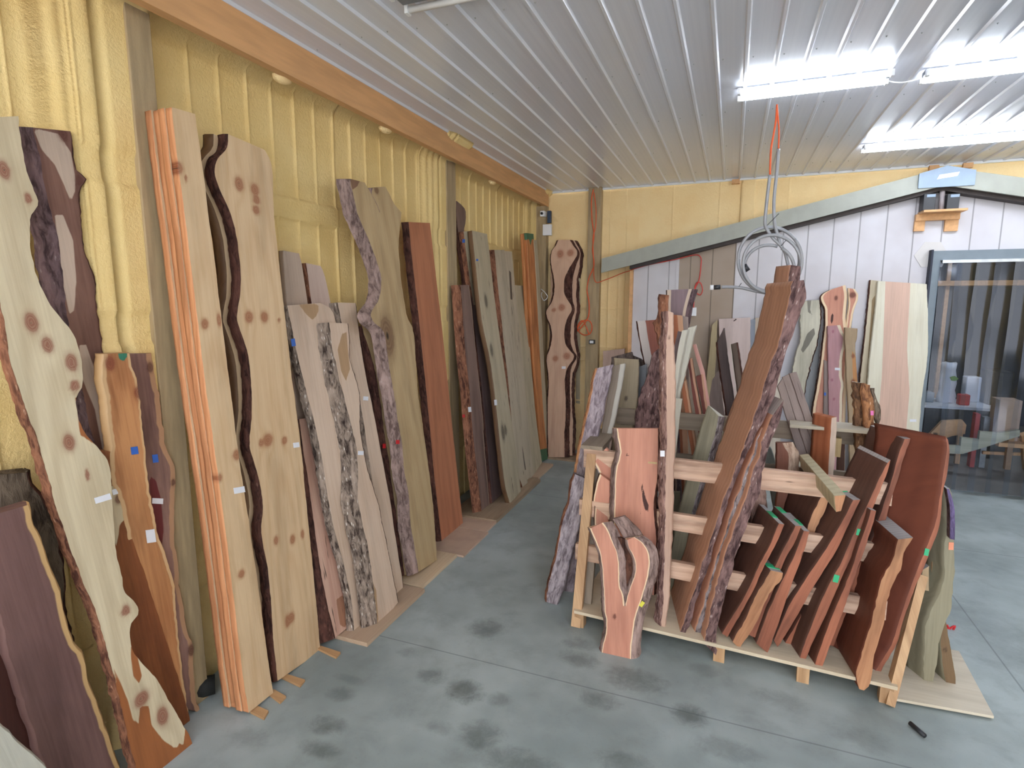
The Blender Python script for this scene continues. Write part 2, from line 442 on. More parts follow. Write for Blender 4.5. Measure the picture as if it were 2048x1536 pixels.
# ---------------------------------------------------------------- materials
def floor_mat():
    m, nt, b = newmat('concrete')
    v = coords(nt, (1/S, 1/S, 1/S))
    big = noise_(nt, v, 1.1, 4, .6); med = noise_(nt, v, 5, 5, .65, .3); fine = noise_(nt, v, 60, 4, .7)
    base = mixc(nt, sstep(nt, big, .35, .68), rgb((138, 149, 149)), rgb((174, 185, 186)))
    base = mixc(nt, math_(nt, 'MULTIPLY', sstep(nt, med, .45, .75), .3), base, rgb((104, 110, 108)))
    base = mixc(nt, math_(nt, 'MULTIPLY', sstep(nt, fine, .55, .8), .22), base, rgb((100, 104, 104)))
    # damp patches with ragged rims: (x, y, rx, ry, strength)
    sx = nd(nt, 'ShaderNodeSeparateXYZ'); nt.links.new(v, sx.inputs[0]); X, Y = sx.outputs[0], sx.outputs[1]
    wob = math_(nt, 'MULTIPLY', math_(nt, 'SUBTRACT', noise_(nt, v, 17, 5, .75, .5), .5), 3.4)
    acc = None
    for px, py, rx, ry, k in STAINS:
        c = un(px, py, 2, 0)
        rx = abs(un(px+rx, py, 2, 0).x-c.x); ry = abs(un(px, py-ry, 2, 0).y-c.y)
        dx = math_(nt, 'MULTIPLY', math_(nt, 'SUBTRACT', X, c.x), 1/rx); dy = math_(nt, 'MULTIPLY', math_(nt, 'SUBTRACT', Y, c.y), 1/ry)
        d = math_(nt, 'ADD', math_(nt, 'ADD', math_(nt, 'MULTIPLY', dx, dx), math_(nt, 'MULTIPLY', dy, dy)), wob)
        g = math_(nt, 'MULTIPLY', sstep(nt, d, 1.9, -.35), k)
        acc = g if acc is None else math_(nt, 'MAXIMUM', acc, g)
    base = mixc(nt, acc, base, rgb((66, 72, 70)))
    j1 = math_(nt, 'LESS_THAN', math_(nt, 'ABSOLUTE', math_(nt, 'SUBTRACT', Y, 2.275)), .0035)
    j2 = math_(nt, 'LESS_THAN', math_(nt, 'ABSOLUTE', math_(nt, 'SUBTRACT', X, 1.30)), .004)
    j3 = math_(nt, 'LESS_THAN', math_(nt, 'ABSOLUTE', math_(nt, 'SUBTRACT', Y, 4.60)), .004)
    j = math_(nt, 'MAXIMUM', math_(nt, 'MAXIMUM', j1, j2), j3)
    base = mixc(nt, math_(nt, 'MULTIPLY', j, .45), base, rgb((80, 88, 90)))
    nt.links.new(base, b.inputs['Base Color'])
    r = nd(nt, 'ShaderNodeMapRange'); nt.links.new(big, r.inputs[0]); r.inputs[3].default_value = .38; r.inputs[4].default_value = .6
    nt.links.new(r.outputs[0], b.inputs['Roughness']); b.inputs['Specular IOR Level'].default_value = .35
    bump_(nt, fine, .12, .004, b)
    return m
STAINS = [(972, 1258, 36, 18, .5), (862, 1352, 30, 16, .5), (815, 1305, 22, 10, .3), (682, 1388, 30, 16, .42), (930, 1382, 38, 22, .6), (1000, 1400, 24, 14, .4), (1160, 1288, 32, 12, .4),
          (1160, 1318, 40, 16, .45), (1270, 1360, 60, 22, .5), (655, 1450, 40, 20, .55), (1200, 1402, 40, 16, .5), (1380, 1430, 36, 20, .6), (640, 1500, 46, 18, .5), (960, 1470, 45, 30, .55),
          (1040, 1530, 90, 30, .5), (1250, 1530, 60, 24, .45), (1460, 1500, 60, 20, .35), (1560, 1400, 50, 16, .3), (1410, 1340, 30, 12, .3), (1960, 1240, 60, 40, .22), (1985, 1300, 50, 40, .22),
          (500, 1475, 40, 24, .25), (700, 1360, 36, 9, .3), (1730, 1480, 50, 20, .3), (880, 1455, 30, 14, .3), (1160, 975, 26, 6, .25)]
M = {}
M['floor'] = floor_mat()
def foam_mat(name, a, c, sc=1.):
    m, nt, b = newmat(name); v = coords(nt, (1/S, 1/S, 1/S))
    n = noise_(nt, v, 3.5, 4, .6); fn = noise_(nt, v, 70*sc, 5, .7)
    base = mixc(nt, sstep(nt, n, .3, .7), rgb(a), rgb(c))
    base = mixc(nt, math_(nt, 'MULTIPLY', sstep(nt, fn, .35, .7), .35), rgb(tuple(x*.86 for x in a)), base) if 0 else base
    nt.links.new(base, b.inputs['Base Color']); b.inputs['Roughness'].default_value = .55; b.inputs['Specular IOR Level'].default_value = .3
    bump_(nt, fn, .7, .016, b); return m
M['foam'] = foam_mat('spray_foam', (236, 206, 140), (243, 216, 154))
M['foam2'] = foam_mat('spray_foam_warm', (244, 212, 156), (248, 221, 168), .8)
def ceil_mat():
    m, nt, b = newmat('ceiling_steel'); v = coords(nt, (60/S, .25/S, 1))
    n = noise_(nt, v, 1, 4, .6)
    nt.links.new(mixc(nt, n, rgb((214, 219, 232)), rgb((232, 236, 246))), b.inputs['Base Color'])
    b.inputs['Roughness'].default_value = .25; b.inputs['Specular IOR Level'].default_value = .7; b.inputs['Metallic'].default_value = .1
    bump_(nt, n, .12, .004, b); return m
M['ceil'] = ceil_mat()
M['white'] = plain('white_paint', (225, 228, 232), .4, var=.03)
M['timber'] = plain('beam_timber', (212, 163, 114), .6, var=.09, scale=3, stretch=(6, .7, 6), bump=.15)
M['oldpost'] = plain('weathered_post', (166, 146, 114), .7, var=.16, scale=3, stretch=(8, 8, .8), bump=.2)
M['siding'] = None
def siding(name, a, c):
    m, nt, b = newmat(name); v = coords(nt, (1/S, 1/S, 1/S)); sx = nd(nt, 'ShaderNodeSeparateXYZ'); nt.links.new(v, sx.inputs[0])
    x = math_(nt, 'ADD', sx.outputs[0], 10+.6826)
    fr = math_(nt, 'FRACT', math_(nt, 'DIVIDE', x, .2075))
    g = math_(nt, 'LESS_THAN', math_(nt, 'ABSOLUTE', math_(nt, 'SUBTRACT', fr, .5)), .024)
    n = noise_(nt, v, 2.5, 3); base = mixc(nt, sstep(nt, n, .3, .7), rgb(a), rgb(c))
    nt.links.new(mixc(nt, math_(nt, 'MULTIPLY', g, .55), base, rgb(tuple(q*.45 for q in a))), b.inputs['Base Color'])
    b.inputs['Roughness'].default_value = .6
    bump_(nt, math_(nt, 'SUBTRACT', 1.0, g), .8, .01, b); return m
M['siding'] = siding('grey_siding', (196, 192, 197), (208, 206, 212))
M['siding2'] = siding('tan_siding', (158, 140, 124), (166, 150, 136))
M['fascia'] = plain('fascia_grey', (158, 160, 150), .5, var=.04)
M['soffit'] = plain('soffit_dark', (62, 54, 52), .7)
M['cap'] = plain('cap_blue', (140, 158, 178), .5, var=.04)
M['frame'] = plain('door_frame_grey', (120, 132, 142), .5, var=.05)
M['black'] = plain('black_plastic', (38, 40, 46), .45)
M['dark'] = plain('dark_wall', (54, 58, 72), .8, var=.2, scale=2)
M['orange'] = plain('orange_cord', (226, 96, 48), .5)
M['red'] = plain('red_plastic', (205, 62, 56), .5)
M['hose'] = plain('hose_grey', (146, 148, 154), .3)
M['brass'] = plain('steel_fitting', (170, 175, 180), .3, .8)
M['paper'] = plain('paper', (226, 228, 236), .7, var=.04)
M['pbox'] = plain('box_white', (232, 234, 240), .5, var=.02)
M['greenpaint'] = plain('green_paint', (60, 118, 88), .7)
M['gtape'] = plain('green_tape', (48, 176, 122), .5); M['btape'] = plain('blue_tape', (52, 104, 196), .5)
M['rtape'] = plain('red_tape', (205, 40, 48), .5); M['otag'] = plain('orange_tag', (232, 150, 118), .6)
M['ytape'] = plain('yellow_tape', (214, 208, 66), .5); M['ptape'] = plain('pink_tape', (232, 120, 190), .5)
M['ply'] = wood((214, 190, 160), (196, 168, 136), freq=60, stain=.2)
TAGN = {'w': 'price_tag', 'b': 'blue_tape', 'g': 'green_tape', 'r': 'red_tape', 'o': 'orange_tag', 'y': 'yellow_tape', 'p': 'pink_tape', 'G': 'green_paint_mark'}
TAGM = {'w': M['paper'], 'b': M['btape'], 'g': M['gtape'], 'r': M['rtape'], 'o': M['otag'], 'y': M['ytape'], 'p': M['ptape'], 'G': M['greenpaint']}
def emis(name, c, k):
    m, nt, b = newmat(name); b.inputs['Emission Color'].default_value = (*c, 1); b.inputs['Emission Strength'].default_value = k
    b.inputs['Base Color'].default_value = (*c, 1); return m
M['tube'] = emis('led_tube', (.87, .93, 1.0), TUBE)

def st(o): o['kind'] = 'structure'; return o
def woodify(o, axis=0):
    """give a plain sawn piece the ring field its material reads; grain runs along axis"""
    me = o.data; n = len(me.vertices); sd = random.random()*20
    wd = []; 
    for v in me.vertices:
        c = [q/S for q in v.co]; g = c[axis]; r = [c[i] for i in range(3) if i != axis]
        wd += [math.hypot(r[0]+.03, r[1]+.05), r[0]+r[1]+sd, g+sd]
    me.attributes.new('wd', 'FLOAT_VECTOR', 'POINT').data.foreach_set('vector', wd)
    me.attributes.new('wk', 'FLOAT_VECTOR', 'POINT').data.foreach_set('vector', [-.5, 0, -.5]*n)
    return o

# ---------------------------------------------------------------- room
YB, YE, XR = -3.2, 6.2, 5.6        # open bay behind, end wall, right side
st(MB().box((-2.3, YB, -.12), (XR, 10.2, 0)).build('floor', M['floor'], base=(0, 0, 0)))
def grid_wall(name, us, vs, fn, mat, thick):
    """surface point fn(u,v) on a grid; closed behind by thick vector"""
    V = []; F = []; nu, nv = len(us), len(vs)
    for v in vs:
        for u in us: V.append(fn(u, v))
    for j in range(nv-1):
        for i in range(nu-1):
            a = j*nu+i; F.append((a, a+1, a+nu+1, a+nu))
    mb = MB().add(V, F)
    t = Vector(thick); c = [V[0], V[nu-1], V[-1], V[nu*(nv-1)]]
    b = len(mb.v); mb.v += [(Vector((-2.33, p.y, p.z)) if name == 'wall_left' else p+t) for p in map(Vector, c)]
    mb.f += [[b, b+3, b+2, b+1]]; mb.m += [0]
    mb.f += [[i for i in range(nu)][::-1]+[b, b+1], [nu*(nv-1)+i for i in range(nu)]+[b+2, b+3]]; mb.m += [0, 0]
    return mb.build(name, mat, base=(V[0][0], V[0][1], 0), smooth=True)
# left wall: ribs of the sheeting show through the foam, girts cross it, foam climbs onto the posts
ridges = [(1.85+.153*k) for k in range(14)]+[(1.50-.0-.153*k) for k in range(24)]+[4.25+.153*k for k in range(13)]
ridges = [y for y in ridges if not (1.36 < y < 1.8 or 3.7 < y < 4.2)]
posts = [(1.42, 1.62), (3.86, 4.13), (6.12, 6.3), (-1.0, -.8)]
girts = [(2.13, 2.24), (1.56, 1.67), (.99, 1.09), (.45, .55)]
ys = set([YB+.02*i for i in range(int((YE-YB)/.02)+1)]+[YE])
for r in ridges:
    for d in (-.012, -.007, -.003, 0, .003, .007, .012): ys.add(r+d)
for p in posts:
    for d in (-.16, -.14, -.12, -.10, -.08, -.05, -.02, 0): ys.add(p[0]+d)
ys = sorted(y for y in ys if YB <= y <= YE)
zs = sorted(set([.035*i for i in range(83)]+[2.9]+[g+d for q in girts for g in q for d in (-.012, -.004, .004, .012)]))
def lw(y, z):
    x = -2.16+.004*noise.noise(Vector((y*2.3, z*1.3, 1)))+.0015*noise.noise(Vector((y*11, z*9, 3)))
    g = 0
    for a, b in girts:
        if a-.02 < z < b+.02: g = max(g, min(1, (z-a+.012)/.02, (b+.012-z)/.02))
    g = max(0, g)
    pb = 0; near = 0
    for a, b in posts:
        d = a-y
        if -.3 < d < .17: pb = max(pb, 1 if d < 0 and y < b+.01 else (math.cos(max(0, d)/.17*math.pi/2)**.7 if d > 0 else 0))
        e = y-b
        if 0 < e < .14: near = max(near, 1-e/.14)
    for r in ridges:
        if abs(y-r) < .02 and z < 2.765+.01*math.sin(r*40):
            wob = r+.0015*noise.noise(Vector((z*3, r*7, 0)))
            x += .019*math.exp(-((y-wob)/.0055)**2)*(1-g)*(.5 if y < 1.4 else 1)*(.65+.35*noise.noise(Vector((r*9, z*1.5, 4))))
    x += .016*g*(1-pb)
    if z > 2.74: x += .16*min(1, (z-2.74)/.14)**1.5
    x += .10*pb*(1-.12*g)+.018*near*near
    return (x, y, z)
st(grid_wall('wall_left', ys, zs, lw, M['foam'], (-.08, 0, 0)))
st(MB().box((-1.985, YB, 2.735), (-1.94, 6.14, 2.9)).build('trim_1', M['timber']))
for i, (a, b, xf) in enumerate([(1.525, 1.62, -2.05), (3.95, 4.10, -2.05), (6.08, 6.18, -1.95)]):
    st(MB().box((-2.2, a, 0), (xf, b, 2.9 if xf < -2 else 2.735)).build('trim_%d' % (i+2), M['oldpost'], bevel=.003))
# foam plugs squeezed out under the beam
for k, (px, py) in enumerate([(562, 152), (770, 247), (985, 352)]):
    c = un(px, py, 0, -2.0); c.z = 2.73; c.x = -1.985
    mb = MB(); vs = []
    for i in range(5):
        for j in range(10):
            th = i/4*math.pi/2; ph = j/10*2*math.pi
            vs.append((c.x+.03*math.cos(th)*math.cos(ph)-.02, c.y+.055*math.cos(th)*math.sin(ph)*(1.3 if math.sin(ph) > 0 else .8), c.z+.012-.03*math.sin(th)))
    fs = [(i*10+j, i*10+(j+1) % 10, (i+1)*10+(j+1) % 10, (i+1)*10+j) for i in range(4) for j in range(10)]
    st(mb.add(vs, fs).build('trim_%d' % (10+k), M['foam2'], smooth=True))
# end wall, foam over sheeting, with framed shapes
def ew(x, z):
    y = YE+.008*noise.noise(Vector((x*2, z*2, 7)))
    for zz in (.24, .59, 1.05, 1.62, 1.2):
        y -= .007*math.exp(-((z-zz)/.006)**2)*(1 if x < -1.3 else .6)
    for xx in (-1.16, -1.09, -1.27):
        if z < 2.0: y -= .008*math.exp(-((x-xx)/.005)**2)
    for xx in (-.62, -.17, .3, .45):
        if z > 2.1: y -= .006*math.exp(-((x-xx)/.004)**2)
    if .02 < x < .15: y -= .02
    d = z-(2.16+.236*(x+1.27))
    if x > -1.3: y -= .03*math.exp(-(d/.03)**2)
    return (x, y, z)
xs = sorted(set([-2.2+.03*i for i in range(int((XR+2.2)/.03))]+[q+d for q in (-1.27, -1.16, -1.09, -.62, -.17, .3, .45, .02, .15) for d in (-.006, 0, .006)]+[XR]))
zs2 = sorted(set([.035*i for i in range(83)]+[2.9]+[g+d for g in (.24, .59, 1.05, 1.2, 1.62) for d in (-.008, -.003, .003, .008)]))
# the end wall stops where the gabled room begins, and goes on above its roof
wl = grid_wall('wall_end', [x for x in xs if x <= -.97]+[-.96], zs2, ew, M['foam2'], (0, .1, 0)); st(wl)
wu = grid_wall('wall_end_upper', [-.96]+[x for x in xs if x > -.95], [z for z in zs2 if z >= 2.08], ew, M['foam2'], (0, .1, 0)); st(wu)
st(MB().box((-1.49, 6.12, 0), (-1.35, 6.2, 2.9)).build('trim_5', M['oldpost'], bevel=.003))
st(MB().box((-1.005, 5.99, 0), (-.975, 6.19, 2.02)).build('trim_6', M['timber']))
st(MB().box((XR, YB, 0), (XR+.1, 10.2, 2.9)).build('wall_right', M['foam']))
# ceiling: ribbed steel liner, ribs along Y
prof = []; x = -1.94-.139*2+.0
while x < XR+.1:
    prof += [(x-.013, 2.9), (x-.006, 2.888), (x+.006, 2.888), (x+.013, 2.9)]
    for q in (): prof += [(x+q-.006, 2.9), (x+q, 2.8975), (x+q+.006, 2.9)]
    x += .1387
mb = MB(); ny = [YB, 2.0, 4.0, YE-.012]
for y in ny: mb.v += [Vector((p[0], y, p[1])) for p in prof]
n = len(prof)
for j in range(3):
    for i in range(n-1): mb.f.append([j*n+i, j*n+i+1, (j+1)*n+i+1, (j+1)*n+i]); mb.m.append(0)
b = len(mb.v); mb.v += [Vector((prof[0][0], YB, 2.96)), Vector((prof[-1][0], YB, 2.96)), Vector((prof[-1][0], YE-.012, 2.96)), Vector((prof[0][0], YE-.012, 2.96))]
mb.f.append([b, b+1, b+2, b+3]); mb.m.append(0)
ceil = st(mb.build('ceiling', M['ceil'], base=(0, 0, 2.9)))
mb = MB(); x = -1.94
while x < XR:
    for yy in (.7, 1.55, 2.35, 3.2, 4.05, 4.9, 5.75):
        for dx in (.03,):
            c = Vector((x+dx, yy+.02*math.sin(x*9), 2.9))
            mb.add([c+Vector((.005*math.cos(k*math.pi/3), .005*math.sin(k*math.pi/3), .001)) for k in range(6)]+[c+Vector((0, 0, -.006))], [(k, (k+1) % 6, 6) for k in range(6)])
    x += .1387
mb.build('screw_heads', M['brass'], ceil, base=(0, 2, 2.89))
st(MB().box((-2.0, YE-.03, 2.878), (XR, YE-.008, 2.899)).build('trim_7', M['white']))

# ---------------------------------------------------------------- gabled room
GY = 6.05; AX = 1.60
def rz(x): return 2.02+.232*(AX+1.27)-.232*abs(x-AX)
def poly_wall(name, pts, mat, y0=GY, y1=GY+.12):
    return st(MB().prism([(x, y0, z) for x, z in pts], (0, y1-y0, 0)).build(name, mat, base=(0, y0, 0)))
poly_wall('wall_gable_left', [(-.975, 0), (-.53, 0), (-.53, rz(-.53)), (-.975, rz(-.975))], M['siding'])
poly_wall('wall_gable_tan', [(-.53, 0), (.01, 0), (.01, rz(.01)), (-.53, rz(-.53))], M['siding2'], GY+.004)
poly_wall('wall_gable_middle', [(.01, 0), (1.66, 0), (1.66, rz(1.66)), (AX, rz(AX)), (.01, rz(.01))], M['siding'])
poly_wall('wall_gable_over_door', [(1.66, 2.06), (3.1, 2.06), (3.1, rz(3.1)), (1.66, rz(1.66))], M['siding'])
poly_wall('wall_gable_right', [(3.1, 0), (XR, 0), (XR, rz(XR)), (3.1, rz(3.1))], M['siding'])
st(MB().box((-.55, GY-.006, 1.2), (-.52, GY+.002, rz(-.53))).build('trim_8', M['siding'], base=(0, GY, 0)))
# rake boards and soffit
def rake(name, xa, xb, dz0, dz1, y0, y1, mat):
    return st(MB().prism([(xa, y0, rz(xa)+dz0), (xb, y0, rz(xb)+dz0), (xb, y0, rz(xb)+dz1), (xa, y0, rz(xa)+dz1)], (0, y1-y0, 0)).build(name, mat))
rake('trim_11', -1.28, AX, .0, .125, 5.88, 5.91, M['fascia']); rake('trim_12', AX, 4.5, .0, .125, 5.88, 5.91, M['fascia'])
rake('trim_13', -1.28, AX, -.02, .03, 5.87, 5.90, M['fascia']); rake('trim_14', AX, 4.5, -.02, .03, 5.87, 5.90, M['fascia'])
rake('trim_15', -1.0, AX, -.05, .02, 5.93, 6.04, M['soffit']); rake('trim_16', AX, 4.5, -.05, .02, 5.93, 6.04, M['soffit'])
rake('trim_17', -1.28, AX, .10, .125, 5.91, 6.19, M['fascia']); rake('trim_18', AX, 4.5, .10, .125, 5.91, 6.19, M['fascia'])
cp = empty('ridge_plate', (AX, 5.86, rz(AX)), 'pale blue ridge plate with a small white name strip at the gable peak', 'plate')
MB().prism([(AX-.19, 5.855, rz(AX)-.035), (AX+.20, 5.855, rz(AX)-.035), (AX+.20, 5.855, rz(AX)+.085), (AX, 5.855, rz(AX)+.135), (AX-.19, 5.855, rz(AX)+.085)], (0, .02, 0)).build('plate', M['cap'], cp)
MB().prism([(AX-.065, 5.85, rz(AX)+.028), (AX+.075, 5.85, rz(AX)+.045), (AX+.088, 5.85, rz(AX)+.078), (AX-.05, 5.85, rz(AX)+.064)], (0, .004, 0)).build('name_strip', M['pbox'], cp)
# door frame
dr = empty('door_1', (2.3, 6.0, 0), kind='structure')
for q0, q1, q2, q3 in ((1.60, 1.66, 0, 2.06), (3.1, 3.16, 0, 2.06), (1.60, 3.16, 2.06, 2.14)): MB().box((q0, 5.99, q2), (q1, 6.18, q3)).build('door_frame', M['frame'], dr)
MB().box((1.585, 5.97, 0), (1.60, 6.05, 2.15)).build('door_stop', M['dark'], dr)
# strip curtain
def clear_mat():
    m = bpy.data.materials.new('clear_vinyl'); m.use_nodes = True; nt = m.node_tree; nt.nodes.clear()
    out = nt.nodes.new('ShaderNodeOutputMaterial'); t = nt.nodes.new('ShaderNodeBsdfTransparent'); g = nt.nodes.new('ShaderNodeBsdfGlossy')
    t.inputs[0].default_value = (.80, .85, .93, 1); g.inputs['Roughness'].default_value = .1; g.inputs[0].default_value = (.5, .53, .6, 1)
    lw_ = nt.nodes.new('ShaderNodeFresnel'); lw_.inputs[0].default_value = 1.5
    mx = nt.nodes.new('ShaderNodeMixShader'); nt.links.new(math_(nt, 'ADD', lw_.outputs[0], .03), mx.inputs[0]); nt.links.new(t.outputs[0], mx.inputs[1]); nt.links.new(g.outputs[0], mx.inputs[2])
    nt.links.new(mx.outputs[0], out.inputs[0]); return m
M['clear'] = clear_mat()
sc = empty('strip_curtain', (2.3, 5.98, 0), 'clear vinyl strip curtain hanging in the grey door frame', 'curtain')
MB().box((1.67, 5.965, 2.035), (3.09, 5.995, 2.06)).build('hanging_rail', M['brass'], sc)
for k in range(11):
    x0 = 1.66+k*.128; mb = MB(); vs = []; nv = 14; na = 8
    for j in range(nv+1):
        z = .03+(2.045-.03)*j/nv
        sw = (.012 if k % 2 else -.004)+.009*math.sin(k*2.1+z*6.5)+.006*math.sin(k*1.3+z*3.1)
        for i in range(na+1):
            u = i/na
            vs.append((x0+.165*u+.006*math.sin(z*2+k), 5.982+sw-.013*math.sin(math.pi*u)*(.4+.6*(1-z/2.1)), z))
    fs = [(j*(na+1)+i, j*(na+1)+i+1, (j+1)*(na+1)+i+1, (j+1)*(na+1)+i) for j in range(nv) for i in range(na)]
    mb.add(vs, fs).build('vinyl_strip', M['clear'], sc, smooth=True)
# inside of the little room
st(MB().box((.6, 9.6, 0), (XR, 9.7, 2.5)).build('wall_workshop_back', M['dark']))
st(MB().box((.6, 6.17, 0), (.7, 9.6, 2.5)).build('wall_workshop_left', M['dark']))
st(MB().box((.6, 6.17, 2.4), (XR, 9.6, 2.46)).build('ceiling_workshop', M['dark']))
M['shopfloor'] = plain('shop_floor', (142, 136, 128), .6, var=.08, scale=2)
st(MB().box((.7, 6.1, 0), (XR, 9.6, .004)).build('floor_workshop', M['shopfloor']))

# ---------------------------------------------------------------- ceiling lights
M['housing'] = plain('fixture_housing', (120, 124, 130), .5, var=.03)
def fixture(xa, xb, y, label, z=2.86, on=True):
    t = empty('ceiling_light', ((xa+xb)/2, y, z), label, 'ceiling light', 'twin tube ceiling lights')
    MB().box((xa, y-.03, z+.006), (xb, y+.03, 2.888)).build('housing', M['housing'], t)
    for s in (-1, 1):
        MB().tube([(xa+.01, y+s*.06, z), (xb-.01, y+s*.06, z)], (.013), 10).build('tube', M['tube'] if on else M['white'], t, smooth=True)
        for q in (xa-.004, xb-.01): MB().box((q, y+s*.06-.015, z-.016), (q+.014, y+s*.06+.015, z+.016)).build('end_cap', M['white'], t)
    return t
fixture(-.03, .70, 3.62, 'twin tube ceiling light nearest the hanging hose coil')
fixture(.86, 1.60, 3.68, 'twin tube ceiling light at the right edge of the photo, nearest the camera')
fixture(.87, 2.33, 5.20, 'long twin tube ceiling light farthest back, above the gable')
fixture(2.45, 3.9, 5.20, 'continuation of the rear row of lights past the right edge')
fixture(-1.27, -.5, 2.07, 'unlit ceiling light whose end shows at the top edge of the photo', on=False)
fixture(.4, 1.2, 1.3, 'ceiling light above the camera, out of the frame')
fixture(1.7, 2.44, 3.70, 'ceiling light of the middle row beyond the frame at right')
for xa, xb, y, lb in ((-.9, .4, -.6, 'added fill light, unseen, behind the camera on the left'), (.9, 2.2, -.6, 'added fill light, unseen, behind the camera on the right'), (2.6, 3.9, 1.3, 'added fill light, unseen, to the right of the camera'), (-.3, 1.0, -2.2, 'added fill light, unseen, far behind the camera')):  # extra unseen fixtures, added to even out the lighting
    fixture(xa, xb, y, lb)
# daylight from the open bay behind the camera comes from the world background
la = bpy.data.lights.new('workshop_fill', 'AREA'); la.energy = 12; la.size = 1.2; la.shape = 'RECTANGLE'; la.size_y = .2; la.color = (.9, .95, 1)  # added fill with no visible fixture, brightens the workshop interior
lo = bpy.data.objects.new('workshop_fill', la); col.objects.link(lo); lo.location = (2.6*S, 7.6*S, 2.36*S)

# ---------------------------------------------------------------- wall things
def tubeobj(name, pts, r, mat, label, cat, group=None, n=8):
    o = MB().tube(pts, r, n).build(name, mat, smooth=True); return props(o, label, cat, group)
def curve(pts, k=6):
    """Catmull-Rom through world points"""
    pts = [Vector(p) for p in pts]; out = []
    for i in range(len(pts)-1):
        a = pts[max(i-1, 0)]; b = pts[i]; c = pts[i+1]; d = pts[min(i+2, len(pts)-1)]
        for j in range(k):
            t = j/k; out.append(.5*((2*b)+(c-a)*t+(2*a-5*b+4*c-d)*t*t+(3*b-a-3*c+d)*t**3))
    out.append(pts[-1]); return out
pe = lambda s, y: [un(a, b, 1, y) for a, b in P(s)]
tubeobj('extension_cord', curve(pe('1187,379 1183,400 1184,440 1188,470 1185,500 1188,530 1178,556 1174,580 1178,605 1177,632 1168,648 1155,662 1156,655 1168,641 1180,643 1184,655 1180,667 1168,670 1157,662 1156,650 1166,642 1178,668', 6.10)), .006, M['orange'],
        'orange extension cord hanging in a loop on the end wall post', 'cord')
tubeobj('extension_cord', curve(pe('1188,385 1192,420 1191,455 1186,475 1187,520 1190,562 1210,560 1245,546 1262,541', 6.09)+pe('1262,540', 6.03)), .0045, M['orange'], 'thin orange cord running from the end wall post toward the gable wall', 'cord')
tubeobj('extension_cord', curve(pe('1264,539 1300,529 1350,519 1388,510 1401,514 1402,530 1398,560 1391,575 1391,583 1400,590 1405,580 1401,566 1393,566 1389,580 1388,600 1387,616', 6.02)), .005, M['red'],
        'red cord along the sloping rake board with a small coil', 'cord')
def cbox(name, x0, y0, x1, y1, Y, d, mat, label, cat, group=None):
    a = un(x0, y1, 1, Y); b = un(x1, y0, 1, Y)
    return props(MB().box((a.x, Y, a.z), (b.x, Y+d, b.z)).build(name, mat, bevel=.004), label, cat, group)
sock = cbox('outlet_box', 1382, 615, 1393, 632, 6.015, .035, M['pbox'], 'small white outlet box at the end of the red cord', 'outlet')
c = un(1183, 684, 1, 6.07); mt = empty('outlet_box', c, 'small dark box with a white face on the end wall post', 'outlet')
MB().box((c.x-.032, 6.075, c.z-.022), (c.x+.032, 6.115, c.z+.022)).build('box_body', M['black'], mt, bevel=.004)
MB().box((c.x-.02, 6.07, c.z-.014), (c.x+.02, 6.076, c.z+.014)).build('box_face', M['pbox'], mt)
def wbox(name, x0, y0, x1, y1, X, d, mat, label, cat):
    a = un(x0, y1, 1, 6.04); b = un(x1, y0, 1, 6.04)
    return props(MB().box((a.x, 6.04, a.z), (b.x, 6.04+d, b.z)).build(name, mat, bevel=.004), label, cat)
wbox('electrical_box', 1085, 448, 1102, 471, 0, .05, M['pbox'], 'white electrical box on the corner post', 'box')
wbox('cable_bundle', 1094, 421, 1101, 446, 0, .05, plain('dark_blue', (48, 66, 92), .6), 'dark blue cable bundle above the white box in the corner', 'cable')
sc_ = un(1085, 427, 1, 6.0); sp = empty('security_camera', sc_, 'tiny white security camera under the beam in the corner', 'camera')
MB().box((sc_.x-.03, 6.0, sc_.z-.03), (sc_.x+.02, 6.09, sc_.z+.03)).build('camera_body', M['pbox'], sp, bevel=.006)
MB().tube([(sc_.x-.005, 5.985, sc_.z), (sc_.x-.005, 6.0, sc_.z)], .014, 12).build('lens', M['black'], sp, smooth=True)
tubeobj('wire_loop', curve(pe('1082,578 1090,585 1095,594 1088,601 1083,592 1084,584', 6.0)), .004, M['white'], 'small white wire loop beside the corner post', 'wire')
# shelf with two dark speakers under the gable peak
sh = empty('wall_shelf', un(1878, 430, 1, 6.0), 'small raw wood shelf on two brackets under the gable peak', 'shelf')
a = un(1833, 440, 1, 5.98); b = un(1926, 424, 1, 5.98)
MB().box((a.x+.02, 5.87, b.z), (b.x, 6.05, b.z+.018)).build('shelf_board', M['timber'], sh)
MB().box((a.x, 6.0, b.z-.055), (b.x-.01, 6.05, b.z)).build('cleat', M['timber'], sh)
for q0, q1 in ((1829, 1850), (1890, 1917)):
    p0 = un(q0, 462, 1, 6.0); p1 = un(q1, 462, 1, 6.0)
    MB().box((p0.x, 6.02, p0.z), (p1.x, 6.05, b.z-.055)).build('bracket', M['timber'], sh)
for q0, q1, lb in ((1842, 1876, 'black speaker box at the left of the gable shelf'), (1889, 1924, 'black speaker box at the right of the gable shelf')):
    p0 = un(q0, 424, 1, 5.9); p1 = un(q1, 386, 1, 5.9)
    t = empty('speaker', (p0.x, 5.9, b.z+.018), lb, 'speaker')
    MB().box((p0.x+.01, 5.9, b.z+.018), (p1.x-.01, 6.02, p1.z)).build('cabinet', M['black'], t, bevel=.004)
    MB().box((p0.x+.03, 5.895, p1.z-.03), (p1.x-.015, 5.9, p1.z-.008)).build('name_strip', M['cap'], t)
MB_ = MB().tube([un(1882, 424, 1, 5.95), un(1885, 378, 1, 5.95)], .02, 12)
